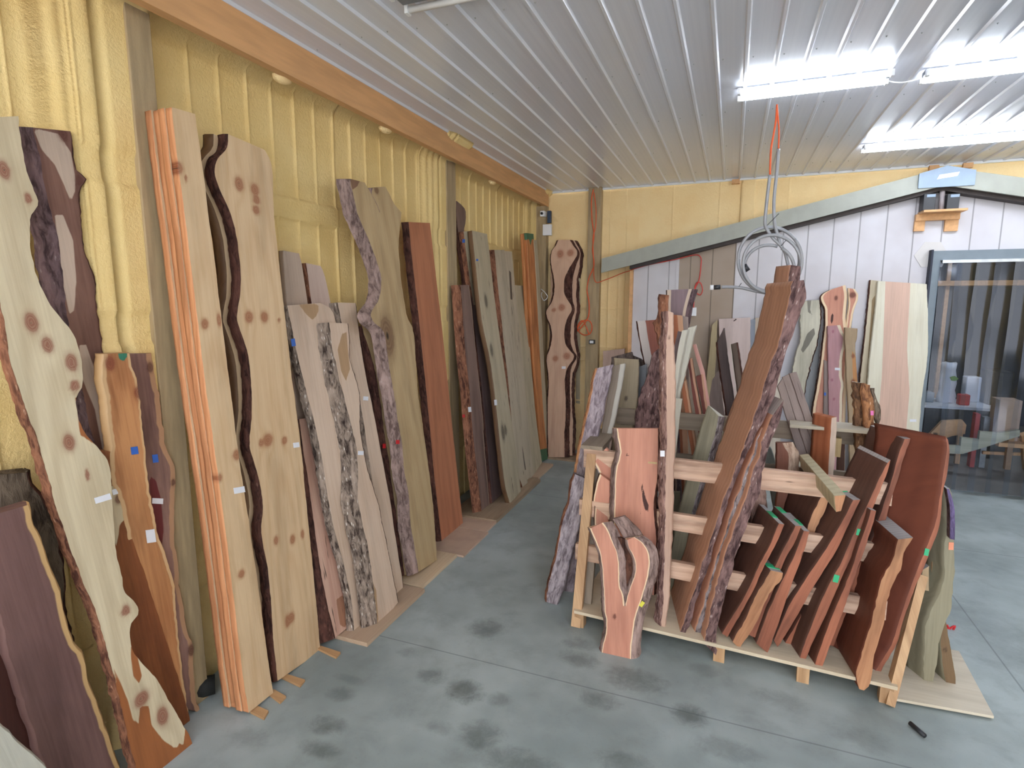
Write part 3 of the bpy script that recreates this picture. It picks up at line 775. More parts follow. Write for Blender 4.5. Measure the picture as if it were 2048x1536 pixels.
props(MB_.build('vent_pipe', plain('pipe_grey', (150, 140, 142), .5), smooth=True), 'grey pipe standing between the two speaker boxes', 'pipe')
h = un(1860, 520, 1, 6.04)
hx = [un(a, b, 1, 6.045) for a, b in P('1850,484 1882,484 1897,508 1884,534 1842,534 1828,511')]
props(MB().prism(hx, (0, .004, 0)).build('hexagonal_plate', plain('plate_beige', (206, 202, 200), .6, var=.02)), 'faint beige hexagonal plate on the siding left of the door frame', 'plate')

# ---------------------------------------------------------------- air hose coil hanging from the light
HY = 3.35
hc = empty('hose_coil', un(1540, 520, 1, HY), 'coil of pale grey air hose hanging on cords from the ceiling', 'hose')
ph = lambda s, y=HY: [un(a, b, 1, y) for a, b in P(s)]
def loop(cx, cy, rx, ry, a0, a1, y0, y1, n=40):
    return [un(cx+rx*math.cos(math.radians(a0+(a1-a0)*i/n)), cy+ry*math.sin(math.radians(a0+(a1-a0)*i/n)), 1, y0+(y1-y0)*i/n) for i in range(n+1)]
MB().tube(curve(ph('1554,209 1552,240 1547,270 1542,300 1540,352'), 5), .005, 8).build('cord', M['orange'], hc, smooth=True)
MB().tube(curve(ph('1554,209 1556,235 1558,262 1557,300'), 5), .004, 8).build('cord', M['orange'], hc, smooth=True)
hz = un(1540, 520, 1, HY)
MB().tube(curve(ph('1540,350 1535,390 1531,430 1531,452 1545,475 1560,490 1570,505 1576,530'), 6), .0085, 10).build('hose', M['hose'], hc, smooth=True)
MB().tube(curve(ph('1557,298 1553,350 1548,400 1549,445 1556,472 1562,492'), 6), .0085, 10).build('hose', M['hose'], hc, smooth=True)
MB().tube(loop(1540, 520, 64, 66, -40, 330, HY-.02, HY+.02)+loop(1538, 519, 61, 63, -30, 180, HY+.02, HY+.03)[1:], .0085, 10).build('hose', M['hose'], hc, smooth=True)
MB().tube(loop(1544, 528, 58, 58, 20, 380, HY-.05, HY-.01), .0085, 10).build('hose', M['hose'], hc, smooth=True)
MB().tube(loop(1538, 536, 50, 46, -60, 290, HY-.03, HY+.01), .0085, 10).build('hose', M['hose'], hc, smooth=True)
MB().tube(curve(ph('1545,588 1515,583 1485,576 1462,574 1443,574'), 6), .0085, 10).build('hose', M['hose'], hc, smooth=True)
MB().tube(ph('1441,574 1428,575'), .013, 12).build('coupler', M['black'], hc, smooth=True)
MB().tube(ph('1427,575 1420,575'), .014, 12).build('coupler_tip', M['white'], hc, smooth=True)
MB().tube(ph('1488,530 1496,542'), .014, 12).build('coupler', M['black'], hc, smooth=True)
for s in ('1534,451 1558,427', '1562,492 1576,476', '1478,573 1483,566'):
    MB().tube(ph(s, HY-.02), .0018, 5).build('cable_tie', M['black'], hc)

tubeobj('light_cable', curve([un(1772, 162, 2, 2.87), un(1805, 165, 2, 2.84), un(1842, 156, 2, 2.87)], 6), .004, M['white'], 'thin white cable sagging between two ceiling lights', 'cable')
for px, py in ((1472, 356), (1868, 337), (1936, 331)):
    c = un(px, py, 1, 6.15); st(MB().box((c.x-.035, 6.14, 2.845), (c.x+.035, 6.19, 2.885)).build('trim_%d' % (20+int(px/100)), M['timber']))
# ---------------------------------------------------------------- sheets and shims on the floor by the left wall
def sheet(name, x0, x1, y0, y1, z0, z1, mat, label, cat='sheet', group=None, kind=None):
    o = woodify(MB().box((x0, y0, z0), (x1, y1, z1)).build(name, mat, bevel=.001), 1)
    return props(o, label, cat, group)
M['ply2'] = wood((196, 172, 148), (180, 152, 128), freq=50, stain=.25)
M['card'] = plain('cardboard', (188, 160, 140), .8, var=.08, scale=5)
M['pal'] = wood((168, 146, 122), (140, 116, 96), freq=90, stain=.3)
sheet('plywood_sheet', -2.03, -1.615, 2.17, 2.745, .0, .022, M['ply2'], 'plywood sheet on the floor under the bark-edged maple slabs')
sheet('plywood_sheet', -2.03, -1.645, 2.76, 3.23, .0, .022, M['ply'], 'pale plywood sheet on the floor under the forked slab')
sheet('cardboard_sheet', -2.0, -1.60, 3.24, 3.66, .0, .014, M['card'], 'pinkish cardboard sheet on the floor, nearer of two pieces')
sheet('cardboard_sheet', -2.0, -1.62, 3.665, 3.92, .0, .016, M['card'], 'pinkish cardboard piece butted against the far side of the nearer one')
sheet('wood_pallet', -2.03, -1.62, 3.86, 4.95, .0, .03, M['pal'], 'low brown pallet board under the grey-green planks past the second post')
sheet('plywood_sheet', -2.0, -1.66, 5.0, 5.5, .0, .025, M['ply2'], 'small plywood piece on the floor under the cedar strips')
sheet('plywood_sheet', -1.9, -1.45, 5.72, 6.0, .0, .02, M['pal'], 'thin board on the floor under the scalloped slab at the end wall')
def shim(pq, label):
    q = [un(a, b, 2, .012) for a, b in P(pq)]
    props(woodify(MB().prism(q, (0, 0, -.011)).build('wood_shim', wood((206, 166, 122), (180, 138, 98), freq=90))), label, 'shim', 'wood shims on the floor')
shim('628,1293 638,1290 681,1304 672,1314', 'orange wood shim sticking out past the wide pine slab')
shim('560,1352 575,1348 610,1359 600,1371', 'pale wood shim under the corner of the wide pine slab')
shim('535,1385 548,1378 572,1392 560,1404', 'short orange shim beside the foot of the pine board stack')
shim('500,1422 512,1410 537,1421 528,1436', 'brown shim in front of the pine board stack')
props(MB().tube([un(388, 1378, 2, .05), un(430, 1368, 2, .045)], [.045, .04], 12).build('dark_bag', plain('bag_black', (34, 36, 36), .8), smooth=True), 'dark crumpled bundle on the floor behind the pine stack', 'bag')

# ---------------------------------------------------------------- left wall slabs, back to front
PINE = wood((216, 188, 152), (196, 160, 120), sap=(222, 198, 166), knot=(150, 92, 62), freq=230, stain=.35, ringk=.35)
PINE2 = wood((214, 190, 158), (198, 168, 132), knot=(150, 100, 76), freq=170, stain=.3, ringk=.3)
ORNG = wood((216, 156, 112), (184, 116, 76), knot=(120, 60, 36), freq=300, stain=.5)
MAPLE = wood((212, 190, 170), (190, 160, 136), knot=(140, 104, 84), patch=(176, 144, 110), freq=120, stain=.3, ringk=.25)
MAPLEP = wood((206, 170, 152), (176, 132, 116), knot=(120, 84, 76), patch=(166, 120, 96), freq=150, stain=.3, crack=.4)
WAL = wood((190, 166, 128), (164, 136, 98), knot=(110, 80, 60), patch=(132, 100, 80), freq=110, stain=.35, ringk=.3)
JUN = wood((214, 200, 170), (186, 168, 138), patch=(158, 98, 58), knot=(134, 74, 58), freq=170, stain=.3)
JUNO = wood((146, 90, 54), (108, 60, 38), sap=(190, 160, 122), patch=(196, 180, 150), knot=(96, 48, 36), freq=120, stain=.6)
REDB = wood((132, 98, 86), (96, 64, 56), patch=(196, 176, 160), knot=(86, 50, 42), freq=130, stain=.6)
BKM = bark((150, 134, 122), (52, 40, 36), (214, 206, 198), .6)
BKD = bark((88, 58, 50), (46, 28, 26), (150, 120, 110), .2)
BKR = bark((140, 96, 74), (74, 44, 36), (190, 150, 126), .4)
BKG = bark((152, 130, 124), (96, 78, 74), (186, 170, 166), .25)
BKP = bark((112, 92, 96), (62, 46, 50), (170, 156, 158), .3)
BRNE = wood((120, 92, 66), (88, 62, 44), freq=90, stain=.5)
G1 = 'tall slabs leaning on the left wall'

slab('live_edge_slab', 'reddish brown slab with a cream streak leaning in the corner behind the knotty cream slab', 'slab', REDB,
     plane_w((345, 1440), .0, (100, 255), -2.07),
     '66,255 80,330 100,420 120,520 135,640 150,700 168,800 215,1000 270,1250 290,1335', '137,262 147,330 150,345 172,353 171,364 156,378 157,420 168,500 187,560 196,640 202,690 208,760 214,860 220,930 240,1000 300,1200 340,1300',
     t=.045, zfoot=.0, flL=.045, bkL=BKP, bkR=BKD, knots=[(126, 268, 9), (160, 362, 7), (90, 520, 5)], group=G1, rough=.003,
     patch=['66,256 118,268 142,305 150,350 150,385 142,402 110,330 84,300', '110,430 126,430 146,480 153,560 149,620 139,628 125,560', '158,690 172,690 205,780 214,905 206,905 190,820 160,745'])
slab('live_edge_slab', 'orange brown cedar slab with a cream lobe and a white tag, just behind the knotty cream slab', 'slab', JUNO,
     plane_w((375, 1445), .0, (225, 915), -2.0),
     '205,900 200,960 205,1100 225,1250 265,1400 290,1470', '228,905 240,965 251,972 259,990 263,1020 256,1042 262,1070 276,1110 292,1150 308,1205 328,1270 350,1335 368,1395 380,1440 384,1462',
     t=.04, flR=.01, group=G1, knots=[(237, 998, 7, 1.3)], tags=[(237, 981, 27, 11, -17, 'w')],
     patch=['218,978 231,966 240,958 247,966 259,985 263,1012 254,1034 240,1048 236,1075 232,1092 227,1075 224,1050 216,1000'])
slab('live_edge_slab', 'tall cream juniper slab with red knots and orange foot, leaning at far left', 'slab', JUN,
     plane_w((330, 1532), .0, (0, 232), -2.02),
     '-28,235 -16,400 -6,560 5,640 20,720 45,800 70,870 95,950 120,1040 155,1140 195,1230 222,1330 243,1420 262,1500 276,1560',
     '36,232 48,320 60,360 75,395 75,415 60,428 60,480 72,560 100,610 148,668 163,712 166,775 151,792 154,830 168,865 203,905 218,920 224,990 229,1080 240,1140 248,1185 270,1204 278,1224 273,1238 262,1244 259,1270 263,1302 292,1332 320,1370 352,1425 382,1475 394,1560',
     t=.028, flL=.006, bkL=BKR, group=G1, sapw=(0, 0), rough=.002,
     knots=[(8, 340, 11, 1.8), (57, 397, 7, 1.5), (63, 645, 13, 1.7), (95, 690, 11, 1.6), (143, 725, 11, 1.7), (150, 772, 9, 1.4), (138, 885, 11, 1.6), (175, 950, 4, 3), (252, 1222, 7, 1.6), (283, 1398, 12, 1.0), (325, 1432, 9, 1.7), (302, 1010, 4, 2)],
     patch=['262,1292 270,1290 279,1330 284,1352 277,1368 267,1352 262,1320',
            '225,1330 256,1400 266,1440 277,1447 281,1412 298,1412 303,1450 326,1480 352,1498 358,1486 367,1490 372,1440 352,1400 318,1362 420,1400 440,1600 240,1600 235,1400',
            '150,790 163,800 175,860 200,900 215,905 160,870'],
     tags=[(205, 997, 33, 12, -17, 'w')])
slab('live_edge_slab', 'short orange cedar slab with one big knot and a green painted top, left of the first post', 'slab',
     wood((196, 142, 96), (150, 94, 60), sap=(206, 170, 128), patch=(60, 128, 104), knot=(118, 58, 44), freq=130, stain=.6),
     plane_w((375, 1440), .0, (230, 708), -1.99),
     '206,708 207,780 216,830 226,900 224,960 240,1000 262,1100 285,1180 310,1260 335,1340 352,1395', '257,707 262,735 270,752 276,775 285,850 292,930 300,1000 309,1040 327,1105 345,1150 353,1220 357,1290 364,1345 374,1405',
     t=.045, zfoot=.0, flR=.012, knots=[(220, 727, 9, 1.7), (277, 785, 8, 1.6)], patch=['235,700 254,700 254,715 246,723 238,718'], group=G1, rough=.003, sapw=(.012, .01),
     tags=[(268.5, 901, 14, 15, -8, 'b'), (301, 1072, 18, 26, -8, 'w')])
slab('live_edge_slab', 'short weathered purple-brown cedar slab with a wine-red streak, against the first post', 'slab',
     wood((150, 118, 108), (104, 76, 74), sap=(176, 138, 108), patch=(104, 48, 50), knot=(80, 50, 44), freq=90, stain=.7),
     plane_w((392, 1425), .0, (285, 708), -2.04),
     '257,707 268,745 276,785 276,860 284,930 292,990 300,1060 320,1150 338,1240 352,1330 368,1418', '303,707 311,760 321,800 328,860 333,900 346,925 350,960 350,1000 347,1080 355,1130 362,1200 372,1268 388,1290 386,1340 392,1400 401,1426',
     t=.04, flR=.012, knots=[(300, 735, 6), (347, 965, 4), (383, 1300, 6)], group=G1, rough=.003, sapw=(0, .02),
     patch=['298,950 312,962 322,996 327,1060 322,1112 312,1100 308,1045 300,985'], tags=[(310, 917, 11, 16, -8, 'b'), (314.5, 1002, 22, 11, 3, 'w')])
for k, (sh_, lb) in enumerate([((-.099, -.004, 0), 'rearmost pine board of the orange-edged stack, green mark at its top'), ((-.066, .004, 0), 'second pine board from the back in the orange-edged stack'),
                               ((-.033, -.003, 0), 'pine board directly behind the front board of the orange-edged stack')]):
    slab('pine_board', lb, 'board', PINE2, plane_w((520, 1412), .005, (365, 220), -1.915),
         '343,214 352,300 372,450 390,600 408,750 430,900 450,1050 468,1200 482,1320 497,1426', '388,226 398,300 418,450 439,620 460,790 478,930 498,1060 518,1200 533,1310 544,1388',
         t=.033, side=ORNG, shift=sh_, group='pine boards stacked by the first post', rough=.001, tags=[])
slab('pine_board', 'front pine board of the orange-edged stack beside the first post, with a white tag', 'board', PINE, plane_w((520, 1412), .005, (365, 220), -1.915),
     '343,214 352,300 372,450 390,600 408,750 430,900 450,1050 468,1200 482,1320 497,1426', '390,228 400,300 420,450 441,620 462,790 480,930 500,1060 520,1200 535,1310 546,1386',
     t=.033, side=ORNG, group='pine boards stacked by the first post', rough=.001,
     knots=[(357, 335, 8, 1.2), (372, 357, 3), (410, 648, 7, 1.2), (438, 640, 4, 2.6), (473, 910, 7, 1.1), (483, 1148, 6, 1), (415, 877, 3), (440, 955, 4)], tags=[(478, 980, 22, 12, -10, 'w')])
LL = '456,268 456,290 450,302 436,315 429,330 429,350 440,380 458,420 468,450 476,490 481,540 481,590 475,620 473,640 480,660 490,690 498,720 503,770 504,830 499,870 499,900 508,925 516,950 524,990 526,1020 521,1060 528,1100 536,1140 541,1200 546,1280 555,1362'
RR = '530,300 541,320 545,345 547,420 553,480 562,560 572,650 583,750 590,800 603,900 612,1000 622,1100 632,1200 641,1302'
slab('live_edge_slab', 'wide pine slab half hidden behind its twin, brown wavy left edge', 'slab', PINE2, plane_w((600, 1332), .0, (480, 280), -1.955), LL, RR, t=.045, shift=(-.055, -.02, 0), side=BRNE, flL=.012, group=G1, bkL=None)
slab('live_edge_slab', 'wide tall pine slab with one wavy dark bark edge and rows of knots', 'slab', PINE, plane_w((600, 1332), .0, (480, 280), -1.955), LL, RR, t=.045, flL=.004, bkL=BKD, group=G1, side=BRNE,
     knots=[(478, 368, 8, 1.3), (510, 380, 7, 1.2), (513, 400, 6, 1), (512, 420, 6, 1), (498, 634, 8, 1.1), (529, 634, 7, 1.1), (558, 641, 3, 1), (536, 880, 9, 1), (569, 881, 5, 1.1), (522, 886, 4), (585, 1079, 4.5, 1.4), (552, 1081, 4), (605, 1068, 3, 2), (582, 1236, 6, 1.2), (575, 1243, 4, 2)],
     tags=[(592, 890, 12, 10, -8, 'w')])
slab('wood_board', 'small grey-tan board, left of the two tops above the bark-edged maple slab', 'board', wood((186, 166, 150), (160, 138, 122), freq=140), plane_w((670, 1220), .0, (585, 504), -2.06),
     '567,501 573,600 592,800 640,1200', '598,507 604,530 613,590 632,750 684,1190', t=.03, rough=.001, group='small boards behind the maple slabs')
slab('wood_board', 'small pinkish board, right of the two tops above the bark-edged maple slab', 'board', wood((196, 174, 162), (172, 146, 134), freq=140), plane_w((720, 1190), .0, (628, 528), -2.07),
     '612,526 622,600 650,800 704,1180', '641,532 648,545 660,600 690,760 742,1150', t=.03, bkL=BKR, rough=.001, group='small boards behind the maple slabs')
slab('live_edge_slab', 'pinkish maple slab with broad dark bark at its foot, right of the wide pine slab', 'slab', MAPLEP, plane_w((690, 1262), .022, (608, 840), -1.99),
     '598,838 606,900 616,960 628,1050 642,1150 657,1220 670,1276', '618,836 640,900 656,980 669,1060 681,1130 695,1200 706,1246', t=.05, flL=.055, bkL=BKD, group='maple slabs on the plywood sheet', patch=['672,1200 685,1190 700,1230 690,1255 680,1250'])
slab('live_edge_slab', 'plain maple slab with bark on its left edge, between two others near the middle of the wall', 'slab', MAPLE, plane_w((798, 1182), .022, (693, 604), -2.03),
     '675,605 690,680 701,740 718,790 728,850 738,920 750,1000 765,1080 780,1140 794,1192', '711,606 716,650 723,700 733,760 742,800 752,850 762,905 772,960 781,1005 793,1090 803,1150 806,1180',
     t=.045, flL=.045, bkL=BKM, bkR=BKD, group='maple slabs on the plywood sheet', tags=[(731, 797, 10, 8, 5, 'w')])
slab('live_edge_slab', 'cream maple slab with a tan heart stain at its top and speckled bark down the left', 'slab', MAPLE, plane_w((712, 1257), .022, (615, 607), -2.005),
     '574,611 590,690 611,780 630,850 644,920 656,1000 668,1060 688,1130 703,1200 708,1263', '640,606 664,617 676,660 690,700 702,780 716,880 722,960 722,1040 723,1100 722,1190 720,1250',
     t=.035, flL=.01, bkL=BKM, group='maple slabs on the plywood sheet', patch=['598,609 637,607 637,622 632,633 625,640 612,628'], tags=[(586, 685, 8, 15, -10, 'b')])
slab('live_edge_slab', 'maple slab with a very wide band of rough grey bark and a brown hollow near its top', 'slab', MAPLE, plane_w((772, 1230), .022, (675, 646), -1.955),
     '658,645 662,680 668,715 676,752 690,800 702,850 714,900 716,960 715,1005 723,1040 732,1073 738,1110 743,1142 751,1210 755,1256', '696,647 698,680 698,716 706,742 713,765 721,800 718,851 727,902 738,954 756,1005 770,1073 784,1142 796,1205',
     t=.05, flL=.07, bkL=BKM, bkR=BKD, group='maple slabs on the plywood sheet', rough=.003, patch=['684,668 693,664 696,700 700,738 692,762 682,742 675,700', '744,1160 752,1180 757,1240 752,1256 748,1200'], tags=[(721, 906, 11, 8, 3, 'w')])
slab('live_edge_slab', 'narrow slab behind the forked slab, dark bark down its left side', 'slab', WAL, plane_w((817, 1152), .022, (735, 655), -2.015),
     '723,652 729,672 738,700 750,740 757,780 764,830 770,880 779,930 785,980 797,1060 809,1150', '745,652 763,700 779,760 787,820 795,890 806,960 815,1020 828,1147', t=.045, flL=.03, bkL=BKD, group='maple slabs on the plywood sheet', rough=.003,
     tags=[(768, 892, 6, 9, 0, 'r')])
slab('forked_slab', 'tall forked hardwood slab with a knobbed right horn and grey bark on its left side', 'slab', WAL, plane_w((855, 1137), .022, (750, 370), -1.985),
     '714,425 722,447 739,484 753,519 762,550 763,575 757,601 746,616 739,630 747,645 762,656 770,669 774,703 780,744 790,800 797,850 804,885 808,943 818,991 819,1039 828,1090 837,1144', 
     '802,425 802,437 798,470 797,498 799,530 802,560 808,600 813,632 828,659 832,727 837,800 843,830 855,920 866,1005 874,1120',
     arms=[('702,358 700,366 705,385 709,403 714,425', '729,365 737,378 745,393 752,407 760,425'), ('745,376 742,388 749,400 755,412 760,425', '770,373 778,386 786,405 802,425')],
     t=.05, flL=.055, bkL=BKG, group='maple slabs on the plywood sheet', rough=.002, knots=[(753, 380, 4, 1), (775, 672, 12, 1.8)], patch=['700,355 722,356 715,372 705,380'], tags=[(795, 884, 7, 8, 0, 'r')])
slab('wood_board', 'tall straight red-brown board standing on the cardboard, thin bark on its left', 'board', wood((184, 122, 90), (150, 92, 66), sap=(190, 140, 108), freq=130, stain=.3, ringk=.3), plane_w((905, 1063), .016, (838, 445), -2.02),
     '817,444 822,500 830,570 840,660 850,760 860,860 868,950 876,1020 883,1083', '860,446 868,520 880,620 893,740 905,860 915,950 926,1046', t=.04, flL=.02, bkL=BKD, rough=.001, group=G1, tags=[])
slab('wood_board', 'small pale green scrap standing beside the foot of the red-brown board', 'board', wood((176, 180, 140), (150, 150, 116), freq=100), plane_w((868, 1040), .016, (864, 935), -2.03),
     '861,933 864,990 868,1038', '869,931 873,990 877,1042', t=.02, rough=.001)

# ---- section past the second post
GR = wood((186, 174, 150), (164, 150, 126), knot=(80, 72, 62), patch=(112, 98, 86), freq=120, stain=.3, crack=.25, ringk=.25)
GRP = wood((190, 178, 158), (168, 152, 132), knot=(80, 70, 60), patch=(92, 80, 72), freq=90, stain=.35, crack=.45, ringk=.2)
WLN = wood((134, 110, 100), (102, 80, 74), sap=(184, 160, 138), knot=(80, 56, 50), freq=110, stain=.4, crack=.3)
WLD = wood((112, 94, 92), (84, 68, 70), freq=110, stain=.5)
G2 = 'planks leaning between the second post and the corner'
slab('live_edge_slab', 'dark walnut slab whose pointed top sticks up highest beside the second post', 'slab', WLN, plane_w((975, 985), .03, (922, 410), -2.10),
     '911,402 913,440 920,490 928,540 936,620 947,760 960,985', '914,402 931,417 932,440 927,462 932,500 940,570 953,660 964,760 985,980', t=.035, bkL=BKD, rough=.003, group=G2)
slab('wood_board', 'dark purple-grey board in the shade between the walnut slab and the pale planks', 'board', WLD, plane_w((992, 1002), .03, (945, 560), -2.04),
     '938,560 952,680 966,800 975,900 984,1006', '960,560 980,740 993,860 1001,930 1008,985', t=.04, bkL=BKD, rough=.002, group=G2)
slab('live_edge_slab', 'short walnut slab with flaky red-brown bark, first past the second post', 'slab', WLN, plane_w((970, 1016), .03, (925, 570), -1.985),
     '921,570 926,640 932,720 939,780 943,840 949,900 956,960 963,1022', '938,570 944,620 951,700 960,780 966,838 969,900 975,960 979,1012', t=.05, flL=.06, bkL=BKR, bkR=BKD, sapw=(0, .008), group=G2, rough=.003,
     tags=[(939, 819, 6, 10, -5, 'w'), (927, 832, 5, 6, 0, 'r')])
slab('wood_board', 'pale narrow plank with blue tape at its top edge', 'board', GR, plane_w((1005, 965), .03, (935, 464), -2.045),
     '927,463 931,500 941,570 953,650 969,750 981,830 991,900 1001,962', '944,462 955,560 975,700 990,800 1005,940', t=.035, flL=.012, bkL=BKR, rough=.001, group=G2, tags=[(927, 482, 5, 7, 0, 'b')])
slab('wood_board', 'wide pale grey-green plank with small dark knots, blue spot near its top', 'board', GR, plane_w((1030, 997), .03, (960, 465), -2.0),
     '944,461 948,497 958,595 965,650 980,717 991,799 999,877 1009,970 1020,1008', '974,468 978,497 987,580 996,650 1009,738 1020,823 1031,890 1042,982', t=.04, rough=.001, group=G2, side=BRNE,
     knots=[(972, 602, 2.5, 2), (983, 700, 2.5, 2), (1006, 865, 3, 2), (1011, 860, 2, 2)], tags=[(991, 805, 5, 11, -5, 'w'), (954, 520, 4, 4, 0, 'b')])
slab('live_edge_slab', 'pale plank with a dark red bark edge on its left, right of the wide grey-green plank', 'slab', GRP, plane_w((1050, 970), .03, (995, 500), -2.02),
     '989,500 994,560 1001,620 1009,700 1016,760 1022,830 1028,880 1036,950 1046,976', '1009,500 1015,560 1020,640 1026,700 1033,780 1041,860 1048,930 1056,968', t=.045, flL=.035, bkL=BKR, group=G2, rough=.002)
slab('wood_board', 'pale plank with long dark cracks running down to its foot', 'board', GRP, plane_w((1058, 957), .03, (1016, 503), -2.055),
     '1009,502 1017,600 1026,700 1034,800 1041,880 1050,962', '1024,503 1032,600 1043,700 1052,800 1060,880 1069,952', t=.035, rough=.001, group=G2, patch=['1030,830 1036,850 1046,900 1052,940 1049,940 1042,900 1030,850', '1018,540 1022,545 1025,600 1021,598'])
slab('wood_board', 'short plain pale board right of the cracked plank', 'board', GR, plane_w((1075, 942), .03, (1040, 571), -2.01),
     '1030,570 1042,700 1055,850 1067,950', '1050,572 1060,700 1072,840 1084,925', t=.03, rough=.001, group=G2)
CED = wood((206, 140, 88), (160, 92, 54), sap=(222, 170, 116), knot=(110, 54, 36), patch=(70, 112, 84), freq=260, stain=.6)
slab('cedar_strip', 'left orange cedar strip of the tall pair near the corner', 'board', CED, plane_w((1080, 920), .025, (1048, 468), -1.99),
     '1046,468 1051,560 1057,680 1064,800 1077,917', '1053,466 1059,560 1065,680 1073,800 1085,922', t=.03, rough=.001, group='tall cedar strips near the corner', patch=['1060,900 1090,890 1090,930 1070,930'])
slab('cedar_strip', 'right cedar strip of the tall pair, green painted at top and foot', 'board', CED, plane_w((1090, 918), .025, (1060, 467), -1.965),
     '1053,466 1059,560 1067,700 1076,830 1083,922', '1067,468 1072,560 1079,700 1086,820 1096,918', t=.03, rough=.001, group='tall cedar strips near the corner', patch=['1050,460 1070,460 1070,480 1064,478 1061,492 1058,478 1052,480', '1078,900 1100,895 1100,930 1078,930'])
slab('wood_board', 'thin pale board leaning between the cedar strips and the corner post', 'board', GR, plane_w((1096, 915), .0, (1071, 480), -1.955),
     '1068,480 1076,600 1085,800 1091,913', '1074,480 1082,600 1092,800 1103,913', t=.02, rough=.001)
# ---- scalloped slab on the end wall
J = wood((212, 178, 154), (190, 148, 124), sap=(222, 190, 162), knot=(160, 104, 80), freq=170, stain=.25, ringk=.25)
BKX = bark((84, 56, 48), (44, 26, 24), (150, 126, 116), .5)
JL = '1117,480 1112,492 1105,500 1101,515 1103,530 1107,548 1110,568 1109,588 1105,603 1098,614 1092,623 1095,636 1101,648 1105,668 1103,688 1098,702 1094,712 1094,725 1097,745 1098,767 1096,800 1096,855 1097,914'
JR = '1140,480 1146,490 1155,502 1155,510 1149,521 1138,538 1130,556 1128,572 1129,588 1136,600 1144,612 1144,622 1136,634 1130,652 1129,672 1132,690 1141,702 1149,710 1147,720 1139,729 1132,742 1130,765 1132,800 1132,830 1129,870 1130,914'
pj = plane_e((1115, 915), .02, (1125, 480), 6.10)
JWL = '1110,480 1104,500 1099,515 1099,540 1099,590 1094,612 1089,624 1093,640 1097,668 1095,700 1091,714 1092,760 1093,914'
JWR = '1147,480 1152,490 1159,502 1159,512 1155,535 1151,560 1150,590 1151,612 1151,625 1146,650 1144,680 1150,700 1153,712 1149,730 1142,752 1140,800 1144,850 1142,914'
slab('live_edge_slab', 'rear twin of the scalloped slab, its dark bark showing at the right', 'slab', J, pj, JWL, JWR, t=.04, flR=.02, bkR=BKX, shift=(.0, .055, 0), rough=.003, group='scalloped slabs on the end wall')
JBL = '1113,480 1108,495 1101,510 1101,535 1104,550 1105,568 1104,588 1102,600 1097,612 1090,624 1093,636 1098,648 1100,668 1098,688 1095,702 1092,714 1092,725 1094,745 1095,767 1093,800 1093,855 1094,914'
JBR = '1144,480 1149,490 1157,502 1157,510 1153,521 1147,538 1143,556 1142,572 1142,588 1143,600 1147,612 1147,622 1142,634 1139,652 1138,672 1140,690 1145,702 1151,710 1149,720 1142,729 1138,742 1137,765 1138,800 1138,830 1136,870 1137,914'
slab('live_edge_slab', 'front scalloped pink-tan slab with paired knots, leaning on the end wall by the corner', 'slab', J, pj, JL, JR, t=.045, BL=JBL, BR=JBR, bkL=BKX, bkR=BKX, rough=.002, shift=(0, -.01, 0), group='scalloped slabs on the end wall',
     knots=[(1121, 508, 6, 1.2), (1141, 506, 6, 1), (1124, 615, 6, 1), (1108, 620, 4, .8), (1111, 717, 5, 1), (1134, 712, 6, 1)], tags=[(1128, 735, 8, 5, 0, 'w')])
slab('wood_board', 'thin grey board standing against the end wall behind the scalloped slabs', 'board', GR, plane_e((1166, 900), .0, (1160, 555), 6.11), '1152,554 1152,900', '1159,556 1160,900', t=.02, rough=.001)
# ---- dark slabs in the near left corner
slab('bark_slab', 'rough grey bark slab at the bottom left, behind the purple-brown slab', 'slab', bark((104, 92, 80), (56, 46, 40), (150, 136, 120), .3, .6), plane_w((150, 1560), .0, (25, 950), -2.04),
     '-30,952 -30,1100 -20,1300 20,1560', '50,946 62,965 80,998 95,1030 112,1062 124,1100 133,1140 133,1165 124,1190 150,1300 200,1560', t=.05, flR=.015, bkR=BKD, rough=.006)
slab('live_edge_slab', 'dark red-brown slab at the extreme bottom left edge of the photo', 'slab', wood((84, 48, 42), (56, 30, 28), sap=(150, 110, 72), freq=90, stain=.6), plane_w((60, 1700), .0, (-20, 1100), -1.95),
     '-60,1120 -60,1700', '-8,1120 0,1235 30,1340 65,1460 110,1600 130,1700', t=.045, sapw=(0, .01), rough=.003)
slab('live_edge_slab', 'wide purple-brown walnut slab with yellow sapwood edges at bottom left', 'slab', wood((122, 92, 88), (92, 66, 64), sap=(196, 160, 112), freq=120, stain=.5, ringk=.3), plane_w((160, 1640), .0, (25, 1015), -1.91),
     '-14,1030 -6,1160 6,1270 30,1340 52,1420 82,1500 110,1580 130,1640', '56,1010 62,1040 76,1070 90,1110 108,1155 120,1185 128,1230 140,1280 165,1310 176,1360 196,1420 222,1490 240,1540 270,1620', t=.045, sapw=(0, .014), flR=.012, rough=.003)
slab('live_edge_slab', 'pale grey-white plank corner poking into the bottom left of the photo', 'slab', wood((192, 190, 178), (160, 156, 144), freq=80), plane_w((120, 1750), .0, (-40, 1420), -1.75),
     '-80,1440 -60,1600 -40,1750', '-10,1440 30,1482 62,1508 90,1536 160,1620 240,1750', t=.045, rough=.002)
